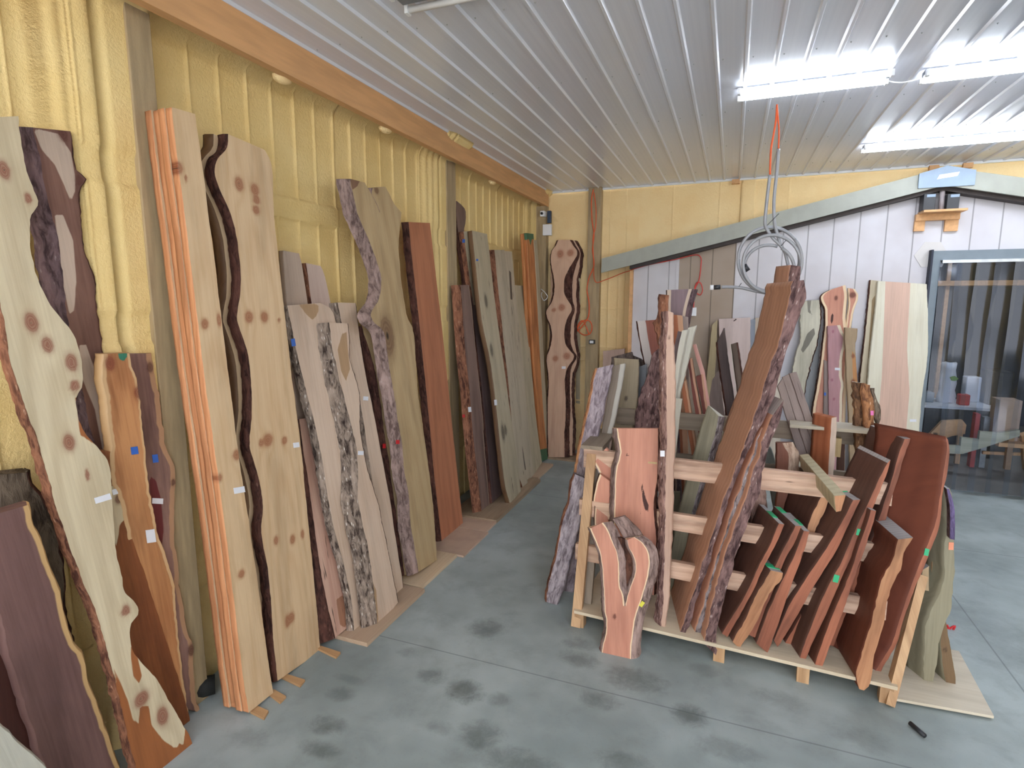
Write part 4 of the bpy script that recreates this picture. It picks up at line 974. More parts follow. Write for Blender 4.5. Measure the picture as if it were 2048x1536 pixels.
# ---------------------------------------------------------------- the lumber rack
RO = Vector((-.694, 2.734, 0)); ra = -math.atan2(.086, 1.411)
def rk(x, y, z): return RO+Vector((x*math.cos(ra)-y*math.sin(ra), x*math.sin(ra)+y*math.cos(ra), z))
M['rack'] = wood((204, 168, 130), (168, 128, 92), knot=(110, 66, 46), patch=(160, 140, 130), freq=140, stain=.5)
M['rackg'] = wood((152, 138, 122), (122, 108, 94), knot=(90, 70, 60), freq=140, stain=.5)
def rbox(mb, x0, x1, y0, y1, z0, z1):
    v = [rk(x, y, z) for z in (z0, z1) for y in (y0, y1) for x in (x0, x1)]
    return mb.add(v, [(0,2,3,1),(4,5,7,6),(0,1,5,4),(2,6,7,3),(0,4,6,2),(1,3,7,5)])
rack = empty('lumber_rack', rk(.72, .6, 0), 'timber lumber rack with plywood deck, slatted front rails and end posts, full of slabs', 'rack')
W_, D_ = 1.44, 1.15
woodify(rbox(MB(), 0, W_, -.02, D_, .078, .094).build('deck', wood((216, 202, 178), (194, 176, 150), freq=50, stain=.3), rack), 0)
for x in (.0, .70, 1.06, 1.38):
    for y in (-.012, .55, 1.08):
        woodify(rbox(MB(), x, x+.05, y, y+.05, 0, .078).build('foot', M['rack'], rack), 2)
for y in (.06, .9): woodify(rbox(MB(), 0, W_, y, y+.04, .04, .078).build('skid', M['rack'], rack), 0)
for z0, z1, y in ((.80, .905, .245), (.545, .635, .18), (.31, .40, .125)):
    woodify(rbox(MB(), -.045, 1.40, y, y+.03, z0, z1).build('front_rail', wood((222, 190, 166), (184, 144, 122), knot=(130, 84, 66), freq=160, stain=.95, crack=.2), rack), 0)
for z0, z1 in ((.945, 1.045), (.70, .79)):
    woodify(rbox(MB(), .0, 1.36, .78, .81, z0, z1).build('back_rail', M['rackg'], rack), 0)
# end posts lean in from the feet
def post(p, q, w, h, mat, nm='post'):
    woodify(MB().beam(p, q, w, h, up=(0, 1, 0)).build(nm, mat, rack), 2)
p0 = un(1157, 1240, 1, 2.735); p0.z = .0
post(rk(.01, -.01, .0), un(1184, 908, 1, 2.99), .05, .035, M['rack'])
post(rk(.04, .08, .094), un(1200, 905, 1, 3.05), .05, .03, M['rackg'])
post(rk(1.415, -.01, .0), un(1843, 1150, 1, 2.84), .034, .05, M['rack'])
post(rk(.01, 1.05, .0), rk(.04, .83, 1.05), .05, .035, M['rackg'])
post(rk(1.38, 1.05, .0), rk(1.36, .83, 1.05), .05, .035, M['rackg'])
woodify(MB().box((-.74, 2.98, .905), (-.62, 3.42, .925)).build('side_board', M['rackg'], rack), 1)
a = un(1622, 858, 1, 3.42); woodify(rbox(MB(), .98, 1.38, .62, .80, 1.045, 1.062).build('top_board', wood((196, 188, 170), (170, 160, 140), freq=60), rack), 0)
T6 = wood((206, 182, 136), (176, 150, 108), freq=140, stain=.4)
woodify(rbox(MB(), 1.145, 1.19, .66, .70, .094, 1.0).build('post', T6, rack), 2)
woodify(rbox(MB(), 1.19, 1.23, .66, .70, .9, 1.0).build('block', T6, rack), 2)
woodify(MB().beam(un(1306, 957, 1, 2.93), un(1306, 922, 1, 2.93), .045, .04, up=(0, 1, 0)).build('block', T6, rack), 2)

# plywood sheet at the right of the rack
q = [un(x, y, 2, .022) for x, y in P('1785,1392 1988,1432 1920,1302 1862,1292')]
q = [un(1770, 1393, 2, .022), un(1988, 1432, 2, .022), un(1918, 1302, 2, .022), un(1780, 1275, 2, .022)]
props(woodify(MB().prism(q, (0, 0, -.012)).build('plywood_sheet', wood((214, 204, 186), (194, 180, 158), freq=40, stain=.3)), 0), 'pale plywood sheet on a batten, on the floor at the right end of the rack', 'sheet')
b0 = un(1942, 1424, 2, .0); b1 = un(1984, 1432, 2, .0)
props(woodify(MB().box((b0.x, b0.y+.01, 0), (b1.x-.01, b1.y+.05, .009)).build('batten', M['timber']), 0), 'short batten under the corner of the pale plywood sheet', 'batten')
c = un(1900, 1258, 2, 0)
t = props(tubeobj('red_tie', curve([un(x, y, 1, c.y) for x, y in P('1888,1246 1893,1256 1900,1258 1904,1268 1903,1274')]+[un(x, y, 1, c.y) for x, y in P('1900,1258 1910,1252')]+[un(x, y, 1, c.y) for x, y in P('1903,1262 1894,1250')], 4), .005, M['rtape'], 'red twist tie sticking out beside the olive slab at the right', 'tie'))
props(MB().tube([un(1820, 1446, 2, .012), un(1850, 1472, 2, .012)], .009, 8).build('black_marker', M['black'], smooth=True), 'black marker lying on the floor in front of the rack', 'marker')

# ---------------------------------------------------------------- slabs in the rack
CEDR = wood((204, 146, 124), (174, 114, 96), sap=(232, 206, 172), knot=(90, 46, 38), patch=(70, 40, 36), freq=150, stain=.35, ringk=.3)
RW = wood((202, 154, 128), (168, 120, 98), sap=(196, 160, 112), knot=(90, 50, 40), patch=(76, 44, 38), freq=140, stain=.35, ringk=.3)
DRK = wood((100, 70, 60), (74, 50, 44), freq=120, stain=.4, ringk=.25)
DRK2 = wood((98, 62, 50), (70, 40, 34), freq=120, stain=.45, ringk=.25)
DRK3 = wood((118, 66, 50), (84, 44, 34), freq=70, stain=.5, ringk=.25)
EDG = wood((170, 106, 80), (118, 68, 54), knot=(80, 44, 36), freq=200, stain=.9, crack=.25)
EDG2 = wood((196, 146, 108), (150, 98, 70), knot=(60, 34, 28), freq=160, stain=.9, crack=.3)
EGY = wood((176, 172, 172), (144, 140, 140), freq=300, stain=.4)
BSV = bark((150, 140, 142), (70, 58, 60), (206, 202, 204), .5)
BPU = bark((126, 100, 98), (60, 42, 44), (206, 188, 184), .45)
BLV = bark((172, 160, 168), (116, 104, 112), (206, 200, 206), .2)
GY1 = wood((158, 142, 136), (128, 112, 108), freq=110, stain=.5, crack=.3)
OLV = wood((150, 144, 122), (118, 112, 92), freq=110, stain=.4)
PAL = wood((206, 204, 192), (182, 178, 164), freq=110, stain=.3)
RED = wood((126, 66, 54), (92, 42, 36), sap=(196, 150, 124), freq=140, stain=.4)
ORB = wood((180, 112, 78), (140, 78, 52), sap=(206, 160, 128), freq=140, stain=.4)
GP, GB, GL, GE, GW = 'dark boards standing on edge in the rack', 'slabs in the back of the rack', 'bark slabs at the left end of the rack', 'red boards in the middle of the rack', 'slabs leaning on the gabled wall'

# the gabled wall row
def wall(nm, lb, mat, L, R, yw=6.0, foot=5.84, **kw):
    z = 1.72; zt = max(.8, un(P(L)[0][0], P(L)[0][1], 1, yw).z)
    pl = (Vector((0, foot, 0)), Vector((0, yw, zt)), Vector((1, 0, 0)))
    kw.setdefault('zfoot', .0); return slab(nm, lb, 'slab', mat, pl, L, R, group=GW, **kw)
wall('live_edge_slab', 'cream slab with a brown figured edge, just behind the wide white and pink slab', wood((206, 196, 172), (176, 158, 128), patch=(150, 128, 96), freq=100), '1741,560 1736,620 1727,700 1718,780 1712,860 1708,975', '1760,562 1755,640 1748,740 1742,850 1740,975', yw=6.02, foot=5.9, t=.04, bkL=BKD, patch=['1744,600 1750,590 1748,660 1738,760 1730,840 1726,840 1734,740'])
wall('live_edge_slab', 'widest white slab with a pink heart stripe, leaning beside the curtained door', wood((222, 218, 200), (204, 196, 172), patch=(214, 180, 162), knot=(170, 120, 104), freq=110, stain=.2, ringk=.2), '1757,562 1752,620 1742,700 1735,780 1730,860 1724,985', '1853,568 1856,640 1855,720 1843,790 1838,860 1832,985', yw=5.98, foot=5.82, t=.05,
     patch=['1771,550 1822,550 1818,620 1814,700 1819,780 1813,860 1808,995 1742,995 1754,860 1763,760 1767,680'], tags=[(1826, 841, 13, 5, 0, 'w')])
wall('live_edge_slab', 'cedar slab with a knobbed top right corner and cream sapwood rim', CEDR, '1660,580 1648,586 1641,594 1643,604 1650,616 1651,632 1650,655 1646,690 1641,730 1634,775 1627,810 1622,860 1620,960', '1690,570 1694,590 1692,615 1690,640 1693,660 1696,700 1692,760 1690,830 1688,960', t=.045, sapw=(.02, .02), yw=5.97, foot=5.82, bkL=BKD,
     patch=['1662,632 1665,626 1667,630 1666,642 1663,648 1661,642'], knots=[(1672, 596, 3)])
k = wall('live_edge_slab', 'small round cedar branch stub standing beside the knobbed cedar slab', CEDR, '1697,576 1697,590 1699,604 1697,620 1694,640 1692,660', '1709,578 1716,590 1714,602 1708,616 1704,635 1701,658', t=.04, sapw=(.008, .014), yw=5.95, foot=5.9, knots=[(1705, 590, 6, 1)])
wall('live_edge_slab', 'rose-purple cedar slab with cream notches and a white tag', wood((186, 142, 148), (158, 112, 118), sap=(224, 208, 184), knot=(150, 90, 110), freq=120, stain=.3, ringk=.25), '1656,652 1657,720 1658,800 1658,960', '1680,650 1686,668 1692,674 1690,690 1685,705 1683,730 1683,755 1687,768 1684,790 1683,850 1684,960', t=.045, sapw=(0, .022), yw=5.90, foot=5.78, knots=[(1666, 663, 2), (1664, 760, 2), (1668, 798, 2)], tags=[(1675, 738, 11, 5, 3, 'w')])
wall('wood_board', 'narrow grey-brown board with a blue tape spot beside the rose-purple slab', GY1, '1649,720 1648,800 1646,960', '1657,724 1657,800 1657,960', t=.03, yw=5.90, foot=5.8, tags=[(1650, 788, 4, 6, 0, 'b')])
wall('live_edge_slab', 'tan-brown slab with an orange right side and notched top, right of the rose-purple slab', wood((172, 150, 122), (146, 120, 92), sap=(226, 210, 184), patch=(186, 132, 84), freq=110, stain=.4), '1690,655 1691,680 1693,720 1695,780 1698,830 1702,960', '1714,657 1713,675 1709,690 1711,720 1714,760 1715,800 1716,850 1718,960', t=.05, yw=5.82, foot=5.74, sapw=(0, 0), bkL=None,
     patch=['1704,700 1712,715 1716,760 1717,850 1706,850 1706,760'], knots=[(1706, 712, 3), (1706, 764, 4)])
wall('live_edge_slab', 'twisted cream slab with a grey hollow, left of the knobbed cedar slab', wood((206, 202, 184), (172, 166, 148), patch=(126, 122, 112), knot=(110, 96, 84), freq=90, stain=.5), '1602,602 1600,630 1604,660 1598,690 1590,720 1585,760 1588,810 1590,960', '1638,600 1640,625 1640,650 1634,690 1622,725 1612,760 1606,800 1604,960', t=.045, yw=5.98, foot=5.84, rough=.004, bkR=BKD,
     patch=['1614,600 1622,600 1620,620 1626,632 1616,624', '1614,668 1628,655 1630,668 1618,690 1606,706 1602,700'])
wall('wood_board', 'grey board standing behind the twisted cream slab', wood((158, 160, 162), (134, 136, 138), freq=90), '1612,640 1610,760 1608,960', '1642,640 1637,720 1622,830 1620,960', t=.03, yw=6.03, foot=5.93)
wall('wood_board', 'cream board with bark edge showing left of the tall leaning plank', wood((208, 198, 184), (182, 170, 152), freq=90), '1532,597 1530,640 1527,690 1525,780 1524,960', '1560,592 1562,640 1560,700 1560,960', t=.04, bkL=BSV, yw=5.98)
wall('wood_board', 'pale narrow board between the wide pinkish slab and the leaning plank', wood((206, 192, 176), (180, 162, 146), freq=90), '1511,636 1509,720 1505,960', '1530,634 1531,700 1530,960', t=.03, yw=5.99)
wall('wood_board', 'narrow blue-grey strip coloured as the shading right of the wide pinkish slab', wood((146, 152, 164), (124, 130, 142), freq=90), '1500,640 1498,720 1494,960', '1512,638 1510,720 1506,960', t=.03, yw=5.99)  # shading beside the slab, put in as a blue-grey strip
wall('live_edge_slab', 'wide pale pinkish slab with a small crack at the top, centre of the gabled wall', wood((208, 190, 186), (188, 168, 162), patch=(60, 50, 48), freq=70, stain=.3), '1438,638 1440,700 1442,800 1442,960', '1500,635 1500,700 1492,780 1488,850 1486,960', t=.045, yw=5.98, patch=['1465,643 1472,637 1474,639 1468,643'])
wall('wood_board', 'thin yellowish board left of the wide pinkish slab', wood((178, 162, 130), (150, 134, 104), freq=90), '1424,650 1420,700 1413,760 1408,850 1404,960', '1434,640 1432,700 1428,760 1424,850 1420,960', t=.03, yw=5.96)
wall('wood_board', 'pinkish plank piece standing under the framed foam panel', wood((196, 170, 158), (172, 146, 134), freq=90), '1206,702 1206,800 1204,900', '1249,697 1249,800 1248,900', t=.03, yw=6.08, foot=6.0)

# back of the rack, feet on the deck
def deck(nm, lb, mat, L, R, y0, lean=.1, z0=.094, cat='slab', group=GB, **kw):
    return slab(nm, lb, cat, mat, plane_y(y0, lean, z0), L, R, group=group, zfoot=z0, **kw)
deck('live_edge_slab', 'walnut slab with cream edges narrowing downward, tallest left of the leaning plank', wood((140, 120, 126), (112, 94, 100), sap=(204, 184, 166), knot=(90, 70, 72), freq=110, stain=.3, ringk=.2), '1334,580 1333,640 1337,700 1341,760 1345,850', '1384,578 1377,602 1371,628 1367,650 1362,700 1358,760 1356,850', 3.72, sapw=(.025, .02), flR=.03, bkR=BKP, bkL=BKD, t=.05)
deck('wood_board', 'orange board behind the tall front slab, cut end just below the walnut slab', ORB, '1341,629 1345,680 1352,720 1358,850', '1364,631 1368,680 1371,740 1374,850', 3.60, cat='board', t=.04, sapw=(0, .03), rough=.001)
deck('wood_board', 'narrow grey offcut beside the orange board', GY1, '1366,632 1366,680 1364,850', '1376,634 1377,680 1376,850', 3.66, cat='board', t=.03, rough=.001)
deck('live_edge_slab', 'dark red-brown board with a pale grey left edge, left of the tall front slab', wood((160, 100, 86), (128, 72, 62), sap=(200, 192, 190), freq=90, stain=.4), '1274,642 1282,690 1290,730 1300,775 1308,860', '1321,639 1320,680 1319,720 1318,780 1318,860', 3.62, sapw=(.052, 0), bkL=BKD, t=.04)
deck('bark_slab', 'purple-grey bark slab leaning left of the tall front slab', BPU, '1306,705 1296,745 1284,780 1275,815 1270,850 1266,890', '1320,694 1320,760 1318,820 1316,890', 3.28, t=.05, rough=.006)
deck('bark_slab', 'knotty brown bark edging with a snag, just left of the tall front slab', BKR, '1320,588 1319,620 1315,650 1306,640 1308,662 1316,680 1318,760 1318,850', '1334,590 1335,640 1336,760 1336,850', 3.35, t=.04, rough=.006)
deck('wood_board', 'dark purple board at the left of the pale slanted planks', wood((118, 102, 106), (92, 76, 82), freq=100), '1356,662 1347,700 1341,750 1338,800 1336,860', '1366,664 1357,700 1349,760 1344,810 1342,880', 3.2, cat='board', group=GE, t=.04, rough=.001)
deck('wood_board', 'pale whitish plank leaning right, left of two, bright sawn top', PAL, '1364,661 1356,700 1348,745 1340,790 1338,850', '1374,660 1366,700 1358,745 1350,790 1345,850', 3.12, E=(.02, .12, .0), cat='board', group=GE, rough=.001)
deck('wood_board', 'pale whitish plank leaning right, right of two', PAL, '1376,656 1366,700 1358,745 1350,790 1346,850', '1391,652 1383,690 1374,730 1363,775 1352,815 1346,870', 3.18, E=(.0, .12, .0), cat='board', group=GE, rough=.001)
deck('wood_board', 'short whitish board with a square top below the slanted pale planks', PAL, '1349,796 1343,830 1341,900', '1364,798 1360,830 1352,900', 3.10, cat='board', group=GE, t=.03, rough=.001)
for L, R, lb, m in (('1362,768 1370,820 1379,880 1386,930', '1372,760 1382,820 1391,880 1399,930', 'orange-brown board, leftmost of the leaning red boards', ORB),
                    ('1375,718 1385,790 1396,860 1404,920', '1384,716 1394,780 1406,850 1416,915', 'dark red board with a pale square top, second of the leaning red boards', RED),
                    ('1386,690 1394,720 1402,752 1410,800', '1391,688 1402,722 1410,752 1416,790', 'thin pink board edge, highest of the leaning red boards', wood((206, 156, 146), (180, 124, 114), freq=90)),
                    ('1392,753 1401,800 1411,860 1419,905', '1406,748 1413,800 1421,850 1430,900', 'dark red board, rightmost of the leaning red boards', RED)):
    deck('wood_board', lb, m, L, R, 3.42+random.random()*.06, lean=.06, cat='board', group=GE, t=.08, rough=.001, sapw=(0, .012))
deck('bark_slab', 'dark brown thin slab leaning in the middle of the rack, left of its neighbour', wood((84, 68, 66), (60, 46, 46), freq=90, stain=.5), '1435,684 1440,730 1447,780 1454,825 1458,870', '1447,656 1455,720 1464,780 1470,822 1474,870', 3.75, t=.05, bkL=BKD)
deck('bark_slab', 'dark slim slab with one pale edge in the middle of the rack', wood((104, 88, 76), (76, 62, 54), freq=90, stain=.5), '1464,688 1470,740 1477,790 1482,850', '1473,685 1481,740 1487,795 1490,850', 3.70, t=.05, bkR=BKD)
deck('wood_board', 'thin pale strip between the two dark slim slabs', PAL, '1461,686 1465,720 1470,770 1473,800', '1464,686 1469,720 1475,768 1477,800', 3.66, cat='board', t=.02, rough=.001)
deck('wood_board', 'grey triangular-looking board low between the red boards and dark slabs', GY1, '1424,760 1418,800 1412,850', '1438,740 1444,790 1452,850', 3.95, cat='board', t=.03, rough=.001)
deck('live_edge_slab', 'thick olive-grey slab with a bright sawn top and bark on its right', OLV, '1418,812 1405,850 1392,900 1380,940 1365,1000 1350,1060 1343,1112', '1437,832 1432,860 1424,890 1414,925 1402,960 1390,1000 1377,1060 1370,1112', 3.10, lean=.14, t=.06, flR=.03, bkR=BSV, end=PAL)
deck('live_edge_slab', 'smaller bark slab just right of the olive-grey slab', OLV, '1441,862 1438,890 1430,930 1418,980', '1452,866 1450,890 1443,930 1433,980', 3.2, t=.05, bkR=BSV, end=PAL)
for L, R, lb in (('1556,772 1569,820 1588,880 1607,940 1614,965', '1566,756 1581,810 1600,870 1620,930 1630,960', 'leftmost weathered grey board crossing the back of the rack'),
                 ('1566,754 1580,800 1600,860 1620,920 1632,962', '1578,748 1596,800 1616,860 1638,920 1650,955', 'middle weathered grey board crossing the back of the rack'),
                 ('1579,747 1597,800 1617,860 1639,918 1648,945', '1592,744 1607,790 1627,850 1645,905 1655,938', 'rightmost weathered grey board crossing the back of the rack')):
    deck('wood_board', lb, GY1, L, R, 3.30+.03*random.random(), lean=.1, cat='board', group='weathered grey boards crossing in the rack', t=.03)
deck('wood_board', 'upright plank with an orange left face and a pale barky edge behind the top rail', wood((216, 196, 180), (190, 166, 148), freq=110, stain=.5), '1664,836 1661,880 1658,920 1654,975 1652,1000', '1674,834 1672,880 1669,920 1665,975 1663,1000', 3.2, lean=.05, cat='board', E=(-.075, .10, 0), side=ORB)
deck('live_edge_slab', 'short chestnut-brown board with a bitten cream edge behind the front rail', wood((134, 86, 68), (104, 62, 50), freq=90, stain=.3), '1555,886 1554,940 1553,1020 1552,1100', '1565,886 1577,906 1578,930 1577,960 1574,1020 1572,1100', 3.14, lean=.08, t=.05, flR=.05, bkR=bark((206, 180, 160), (160, 130, 112), (226, 206, 190), .4), rough=.003)
deck('bark_slab', 'mottled dark bark slab at the right of the rack, left of three', bark((134, 100, 74), (62, 44, 36), (190, 160, 120), .5), '1709,764 1710,830 1716,900 1722,980', '1725,766 1727,830 1733,900 1738,980', 3.30, lean=.08, t=.05, end=PAL, rough=.006)
deck('bark_slab', 'mottled orange bark slab at the right of the rack, middle of three', bark((176, 126, 88), (88, 58, 48), (216, 180, 150), .5), '1726,766 1730,830 1738,890 1745,960', '1740,770 1747,820 1753,870 1757,960', 3.26, lean=.08, t=.05, end=PAL, rough=.006, tags=[(1744, 826, 6, 9, 0, 'p')])
deck('bark_slab', 'mottled grey bark slab at the right of the rack, right of three', bark((140, 124, 108), (78, 64, 56), (196, 180, 160), .5), '1741,776 1749,820 1755,870 1759,960', '1748,776 1756,800 1760,850 1764,960', 3.34, lean=.08, t=.04, end=PAL, rough=.006)
deck('bark_slab', 'pinkish barked slab standing under the front rail right of the leaning plank', bark((166, 138, 128), (110, 86, 78), (206, 184, 174), .4), '1499,965 1502,1000 1506,1046', '1528,972 1532,1000 1536,1048', 2.98, t=.05, z0=.094)
deck('live_edge_slab', 'short grey slab with a dark hollow behind the leaning plank', wood((140, 146, 140), (104, 110, 104), patch=(60, 66, 64), freq=80, stain=.5), '1524,905 1530,930 1538,960 1545,1000', '1540,895 1550,925 1554,960 1556,1000', 3.4, t=.04, patch=['1532,930 1540,925 1548,960 1542,965'])
# filler stock low in the rack, seen through the rails
for i, (x0, x1, yt, lb, m) in enumerate([(1346, 1360, 985, 'dim olive board seen through the gap under the front rail, leftmost', OLV), (1372, 1388, 1000, 'dim grey board seen under the front rail, second from left', GY1),
                                      (1440, 1462, 900, 'dim reddish board low behind the leaning plank', RED), (1575, 1590, 1000, 'dim cream board under the front rail right of the chestnut one', OLV),
                                      (1600, 1620, 985, 'dim brown board behind the right part of the front rail', DRK), (1676, 1690, 880, 'dim dark board low at the right of the rack', DRK),
                                      (1640, 1652, 900, 'dim pinkish board seen under the back rail', GY1), (1470, 1486, 880, 'dim grey-brown board in the middle of the rack', GY1)]):
    deck('wood_board', lb, m, '%d,%d %d,1120' % (x0, yt, x0-6), '%d,%d %d,1120' % (x1, yt, x1-6), 3.50+.05*i, lean=.03, cat='board', group='dim boards low in the rack', t=.035, rough=.001)

# left end of the rack
def leftend(nm, lb, mat, L, R, y0, lean=.16, z0=.0, cat='slab', **kw):
    return slab(nm, lb, cat, mat, plane_y(y0, lean, z0), L, R, group=GL, zfoot=(None if z0 == 0 and L.startswith('1150') else .0), **kw)
slab('bark_slab', 'ragged row-end bark slab behind the grey slabs at the left of the rack', 'slab', bark((112, 100, 96), (56, 48, 46), (160, 150, 140), .4), plane_y(3.7, .08, .094), '1222,714 1222,760 1222,900', '1262,704 1268,716 1288,712 1290,760 1286,900', t=.05, group=GL, rough=.012)
leftend('live_edge_slab', 'broad tan-grey board, rightmost of the left rack end', wood((164, 150, 126), (138, 124, 102), knot=(70, 58, 50), freq=90, stain=.3), '1229,716 1229,760 1228,820 1226,900', '1276,719 1274,780 1270,830 1262,880', 3.45, .08, t=.04, knots=[(1252, 797, 3), (1246, 841, 4)])
leftend('wood_board', 'grey-blue board leaning behind the broad tan-grey board', wood((126, 130, 136), (100, 104, 110), freq=80), '1276,735 1274,790 1270,860', '1292,728 1290,790 1284,860', 3.55, .08, cat='board', t=.03)
leftend('wood_board', 'grey-brown plank with a pale edge, third from the left at the rack end', wood((150, 136, 122), (122, 108, 96), sap=(190, 186, 178), freq=90), '1226,732 1216,790 1206,850 1197,900 1185,960', '1249,727 1240,780 1229,840 1214,895 1200,960', 3.18, .14, cat='board', t=.035, sapw=(0, .022))
leftend('bark_slab', 'lavender-grey bark slab with an orange left edge, leaning over the rack end', BLV, '1195,737 1187,766 1182,795 1175,830 1166,868 1158,910 1151,955 1143,1000', '1224,729 1214,779 1204,830 1195,865 1188,900 1180,945 1172,1000', 3.06, .16, t=.04, flL=.02, bkL=bark((206, 150, 110), (120, 74, 54), (226, 190, 150), .4), rough=.003)
leftend('bark_slab', 'long grey bark slab standing on the floor outside the left end of the rack', bark((166, 156, 162), (104, 94, 100), (206, 198, 204), .4), '1150,948 1140,990 1129,1030 1119,1080 1107,1130 1098,1170 1093,1204', '1169,957 1165,1000 1153,1060 1145,1090 1135,1130 1126,1170 1113,1210', 2.89, .16, t=.045, flL=.015, bkL=BKR, rough=.004)

# front of the rack
def front(nm, lb, mat, L, R, y0, lean, z0, cat='slab', group=None, **kw):
    return slab(nm, lb, cat, mat, plane_y(y0, lean, z0), L, R, group=group, **kw)
front('live_edge_slab', 'small cedar slab at the left rack end, cut at a slant', CEDR, '1188,926 1196,940 1205,960 1213,985 1220,1010 1225,1040 1228,1080', '1212,896 1222,910 1228,935 1231,965 1233,1000 1235,1080', 2.90, .10, .094, t=.035, sapw=(.008, 0), bkL=BSV)
front('live_edge_slab', 'cedar slab with a notch on its left, below the slanted cedar piece', CEDR, '1200,948 1193,965 1189,985 1186,1003 1192,1012 1189,1030 1190,1062 1195,1120', '1218,962 1218,1000 1215,1040 1218,1080 1222,1120', 2.86, .10, .094, t=.035, sapw=(.01, 0), bkL=BKD)
front('live_edge_slab', 'broad salmon cedar slab with a bird-shaped hole and long slit, left front of the rack', CEDR, '1234,857 1236,880 1239,893 1241,906 1238,918 1234,930 1232,945 1230,980 1228,1030 1227,1100 1228,1190', '1316,857 1316,900 1315,960 1310,990 1307,1010 1310,1040 1313,1080 1311,1120 1308,1190', 2.80, .14, .094, t=.045, flL=.03, bkL=BKG, bkR=BKD, sapw=(.007, 0),
      patch=['1250,909 1254,906 1259,909 1257,913 1252,912', '1283,956 1286,975 1291,995 1297,1010 1296,1026 1290,1018 1285,1000 1282,975', '1282,1016 1284,1030 1281,1030', '1252,1026 1249,1040 1250,1048 1262,1058 1254,1052 1247,1040'])
yf = front('forked_slab', 'forked pink cedar slab standing on the floor in front of the rack, dark bark inside the fork', CEDR,
      '1209,1212 1210,1226 1213,1240 1213,1258 1211,1272 1206,1288 1203,1305', '1279,1212 1272,1232 1268,1250 1267,1270 1263,1290 1262,1322', 2.55, .18, .0,
      arms=[('1180,1057 1190,1080 1200,1105 1205,1135 1206,1160 1208,1190 1209,1212', '1206,1045 1217,1062 1226,1085 1235,1105 1239,1130 1238,1160 1240,1175 1246,1185 1250,1212'),
            ('1255,1080 1257,1095 1266,1110 1272,1128 1270,1150 1261,1172 1255,1190 1250,1212', '1268,1074 1284,1083 1295,1098 1301,1118 1299,1140 1293,1165 1287,1188 1279,1212')],
      t=.045, flR=.035, flL=.015, bkL=BKG, bkR=BKG, sapw=(.004, .006), knots=[(1229, 1233, 3, 1.5)], patch=['1223,1164 1225,1164 1225,1172'], tags=[(1284, 1208, 7, 11, 35, 'y')])
slab('bark', '', '', bark((96, 64, 52), (44, 28, 26), (140, 110, 90), .3), plane_y(2.575, .18, 0), '1228,1070 1236,1110 1238,1160 1244,1190 1248,1212', '1262,1085 1276,1115 1276,1150 1264,1185 1254,1212', t=.03, parent=yf, rough=.004)
slab('branch_stub', '', '', BKG, plane_y(2.60, .18, 0), '1226,1038 1238,1058 1250,1080 1256,1100', '1246,1033 1262,1048 1280,1068 1292,1090', t=.04, parent=yf, rough=.003)
front('live_edge_slab', 'tall narrow slab standing upright in front of the rack, mottled bark on its left side', wood((200, 168, 150), (172, 138, 120), knot=(96, 66, 56), freq=110, stain=.3), '1336,622 1333,700 1332,800 1333,900 1331,1000 1329,1100 1327,1180 1322,1268', '1343,625 1347,700 1348,800 1347,900 1345,1000 1342,1100 1338,1180 1327,1264', 2.73, .10, .094,
      t=.04, flL=.035, bkL=bark((156, 124, 116), (84, 58, 56), (216, 196, 192), .6), rough=.002, knots=[(1338, 675, 2)], tags=[(1325, 907, 9, 12, 0, 'w')])
# boards standing on edge: outline is the narrow edge facing us, E the board's width going back
def edge(lb, L, R, y0, lean, E, edg, side, z0=.094, cat='board', nm='wood_board', group=GP, **kw):
    return slab(nm, lb, cat, edg, plane_y(y0, lean, z0), L, R, E=E, side=side, end=EGY, group=group, **kw)
Eb = un(1342, 1187, 2, .094)-un(1362, 1266, 2, .094)
edge('shorter redwood plank directly behind the long leaning plank, its cut top showing', '1582,530 1577,560 1568,598 1556,640 1540,690 1520,740 1500,790 1480,840 1460,900', '1602,533 1600,560 1594,600 1584,640 1570,690 1550,740 1530,790 1510,840 1490,900', 3.14, .05, (-.06, .12, 0), BPU, RW, zfoot=.094, group='long planks leaning across the rack', nm='live_edge_slab')
edge('longest red-brown plank leaning diagonally across the rack, shaggy bark on its edge, small white tag', '1586,562 1575,620 1560,676 1541,730 1524,785 1506,845 1484,905 1459,966 1438,1028 1415,1099 1389,1180 1372,1231 1359,1271',
     '1608,560 1613,588 1606,609 1598,633 1584,676 1571,711 1563,734 1555,764 1545,800 1534,829 1518,857 1502,890 1487,925 1477,948 1467,972 1455,1005 1446,1034 1437,1060 1431,1087 1416,1135 1394,1196 1379,1257 1366,1276', 2.715, .02, tuple(Eb), BPU, RW, z0=.094, group='long planks leaning across the rack', nm='live_edge_slab', cat='slab', rough=.004)
edge('bark-edged plank just right of the longest leaning plank', '1530,850 1515,880 1497,925 1477,985 1462,1030 1448,1070 1437,1110 1420,1165 1402,1225 1388,1280', '1545,830 1532,875 1517,915 1500,955 1484,1000 1470,1040 1455,1085 1440,1135 1422,1195 1404,1287', 2.74, .03, (-.08, .2, 0), BSV, RW, group='long planks leaning across the rack', nm='live_edge_slab', cat='slab', rough=.004)
edge('reddish plank with purple bark, right of the bark-edged planks, foot over the deck edge', '1545,830 1530,870 1518,910 1503,955 1488,1003 1474,1045 1458,1092 1443,1140 1425,1200 1408,1287', '1568,800 1556,840 1541,890 1530,930 1519,980 1504,1020 1487,1068 1470,1113 1454,1172 1441,1216 1431,1310', 2.68, .05, (-.07, .2, 0), BPU, RW, group='long planks leaning across the rack', nm='live_edge_slab', cat='slab', rough=.004)
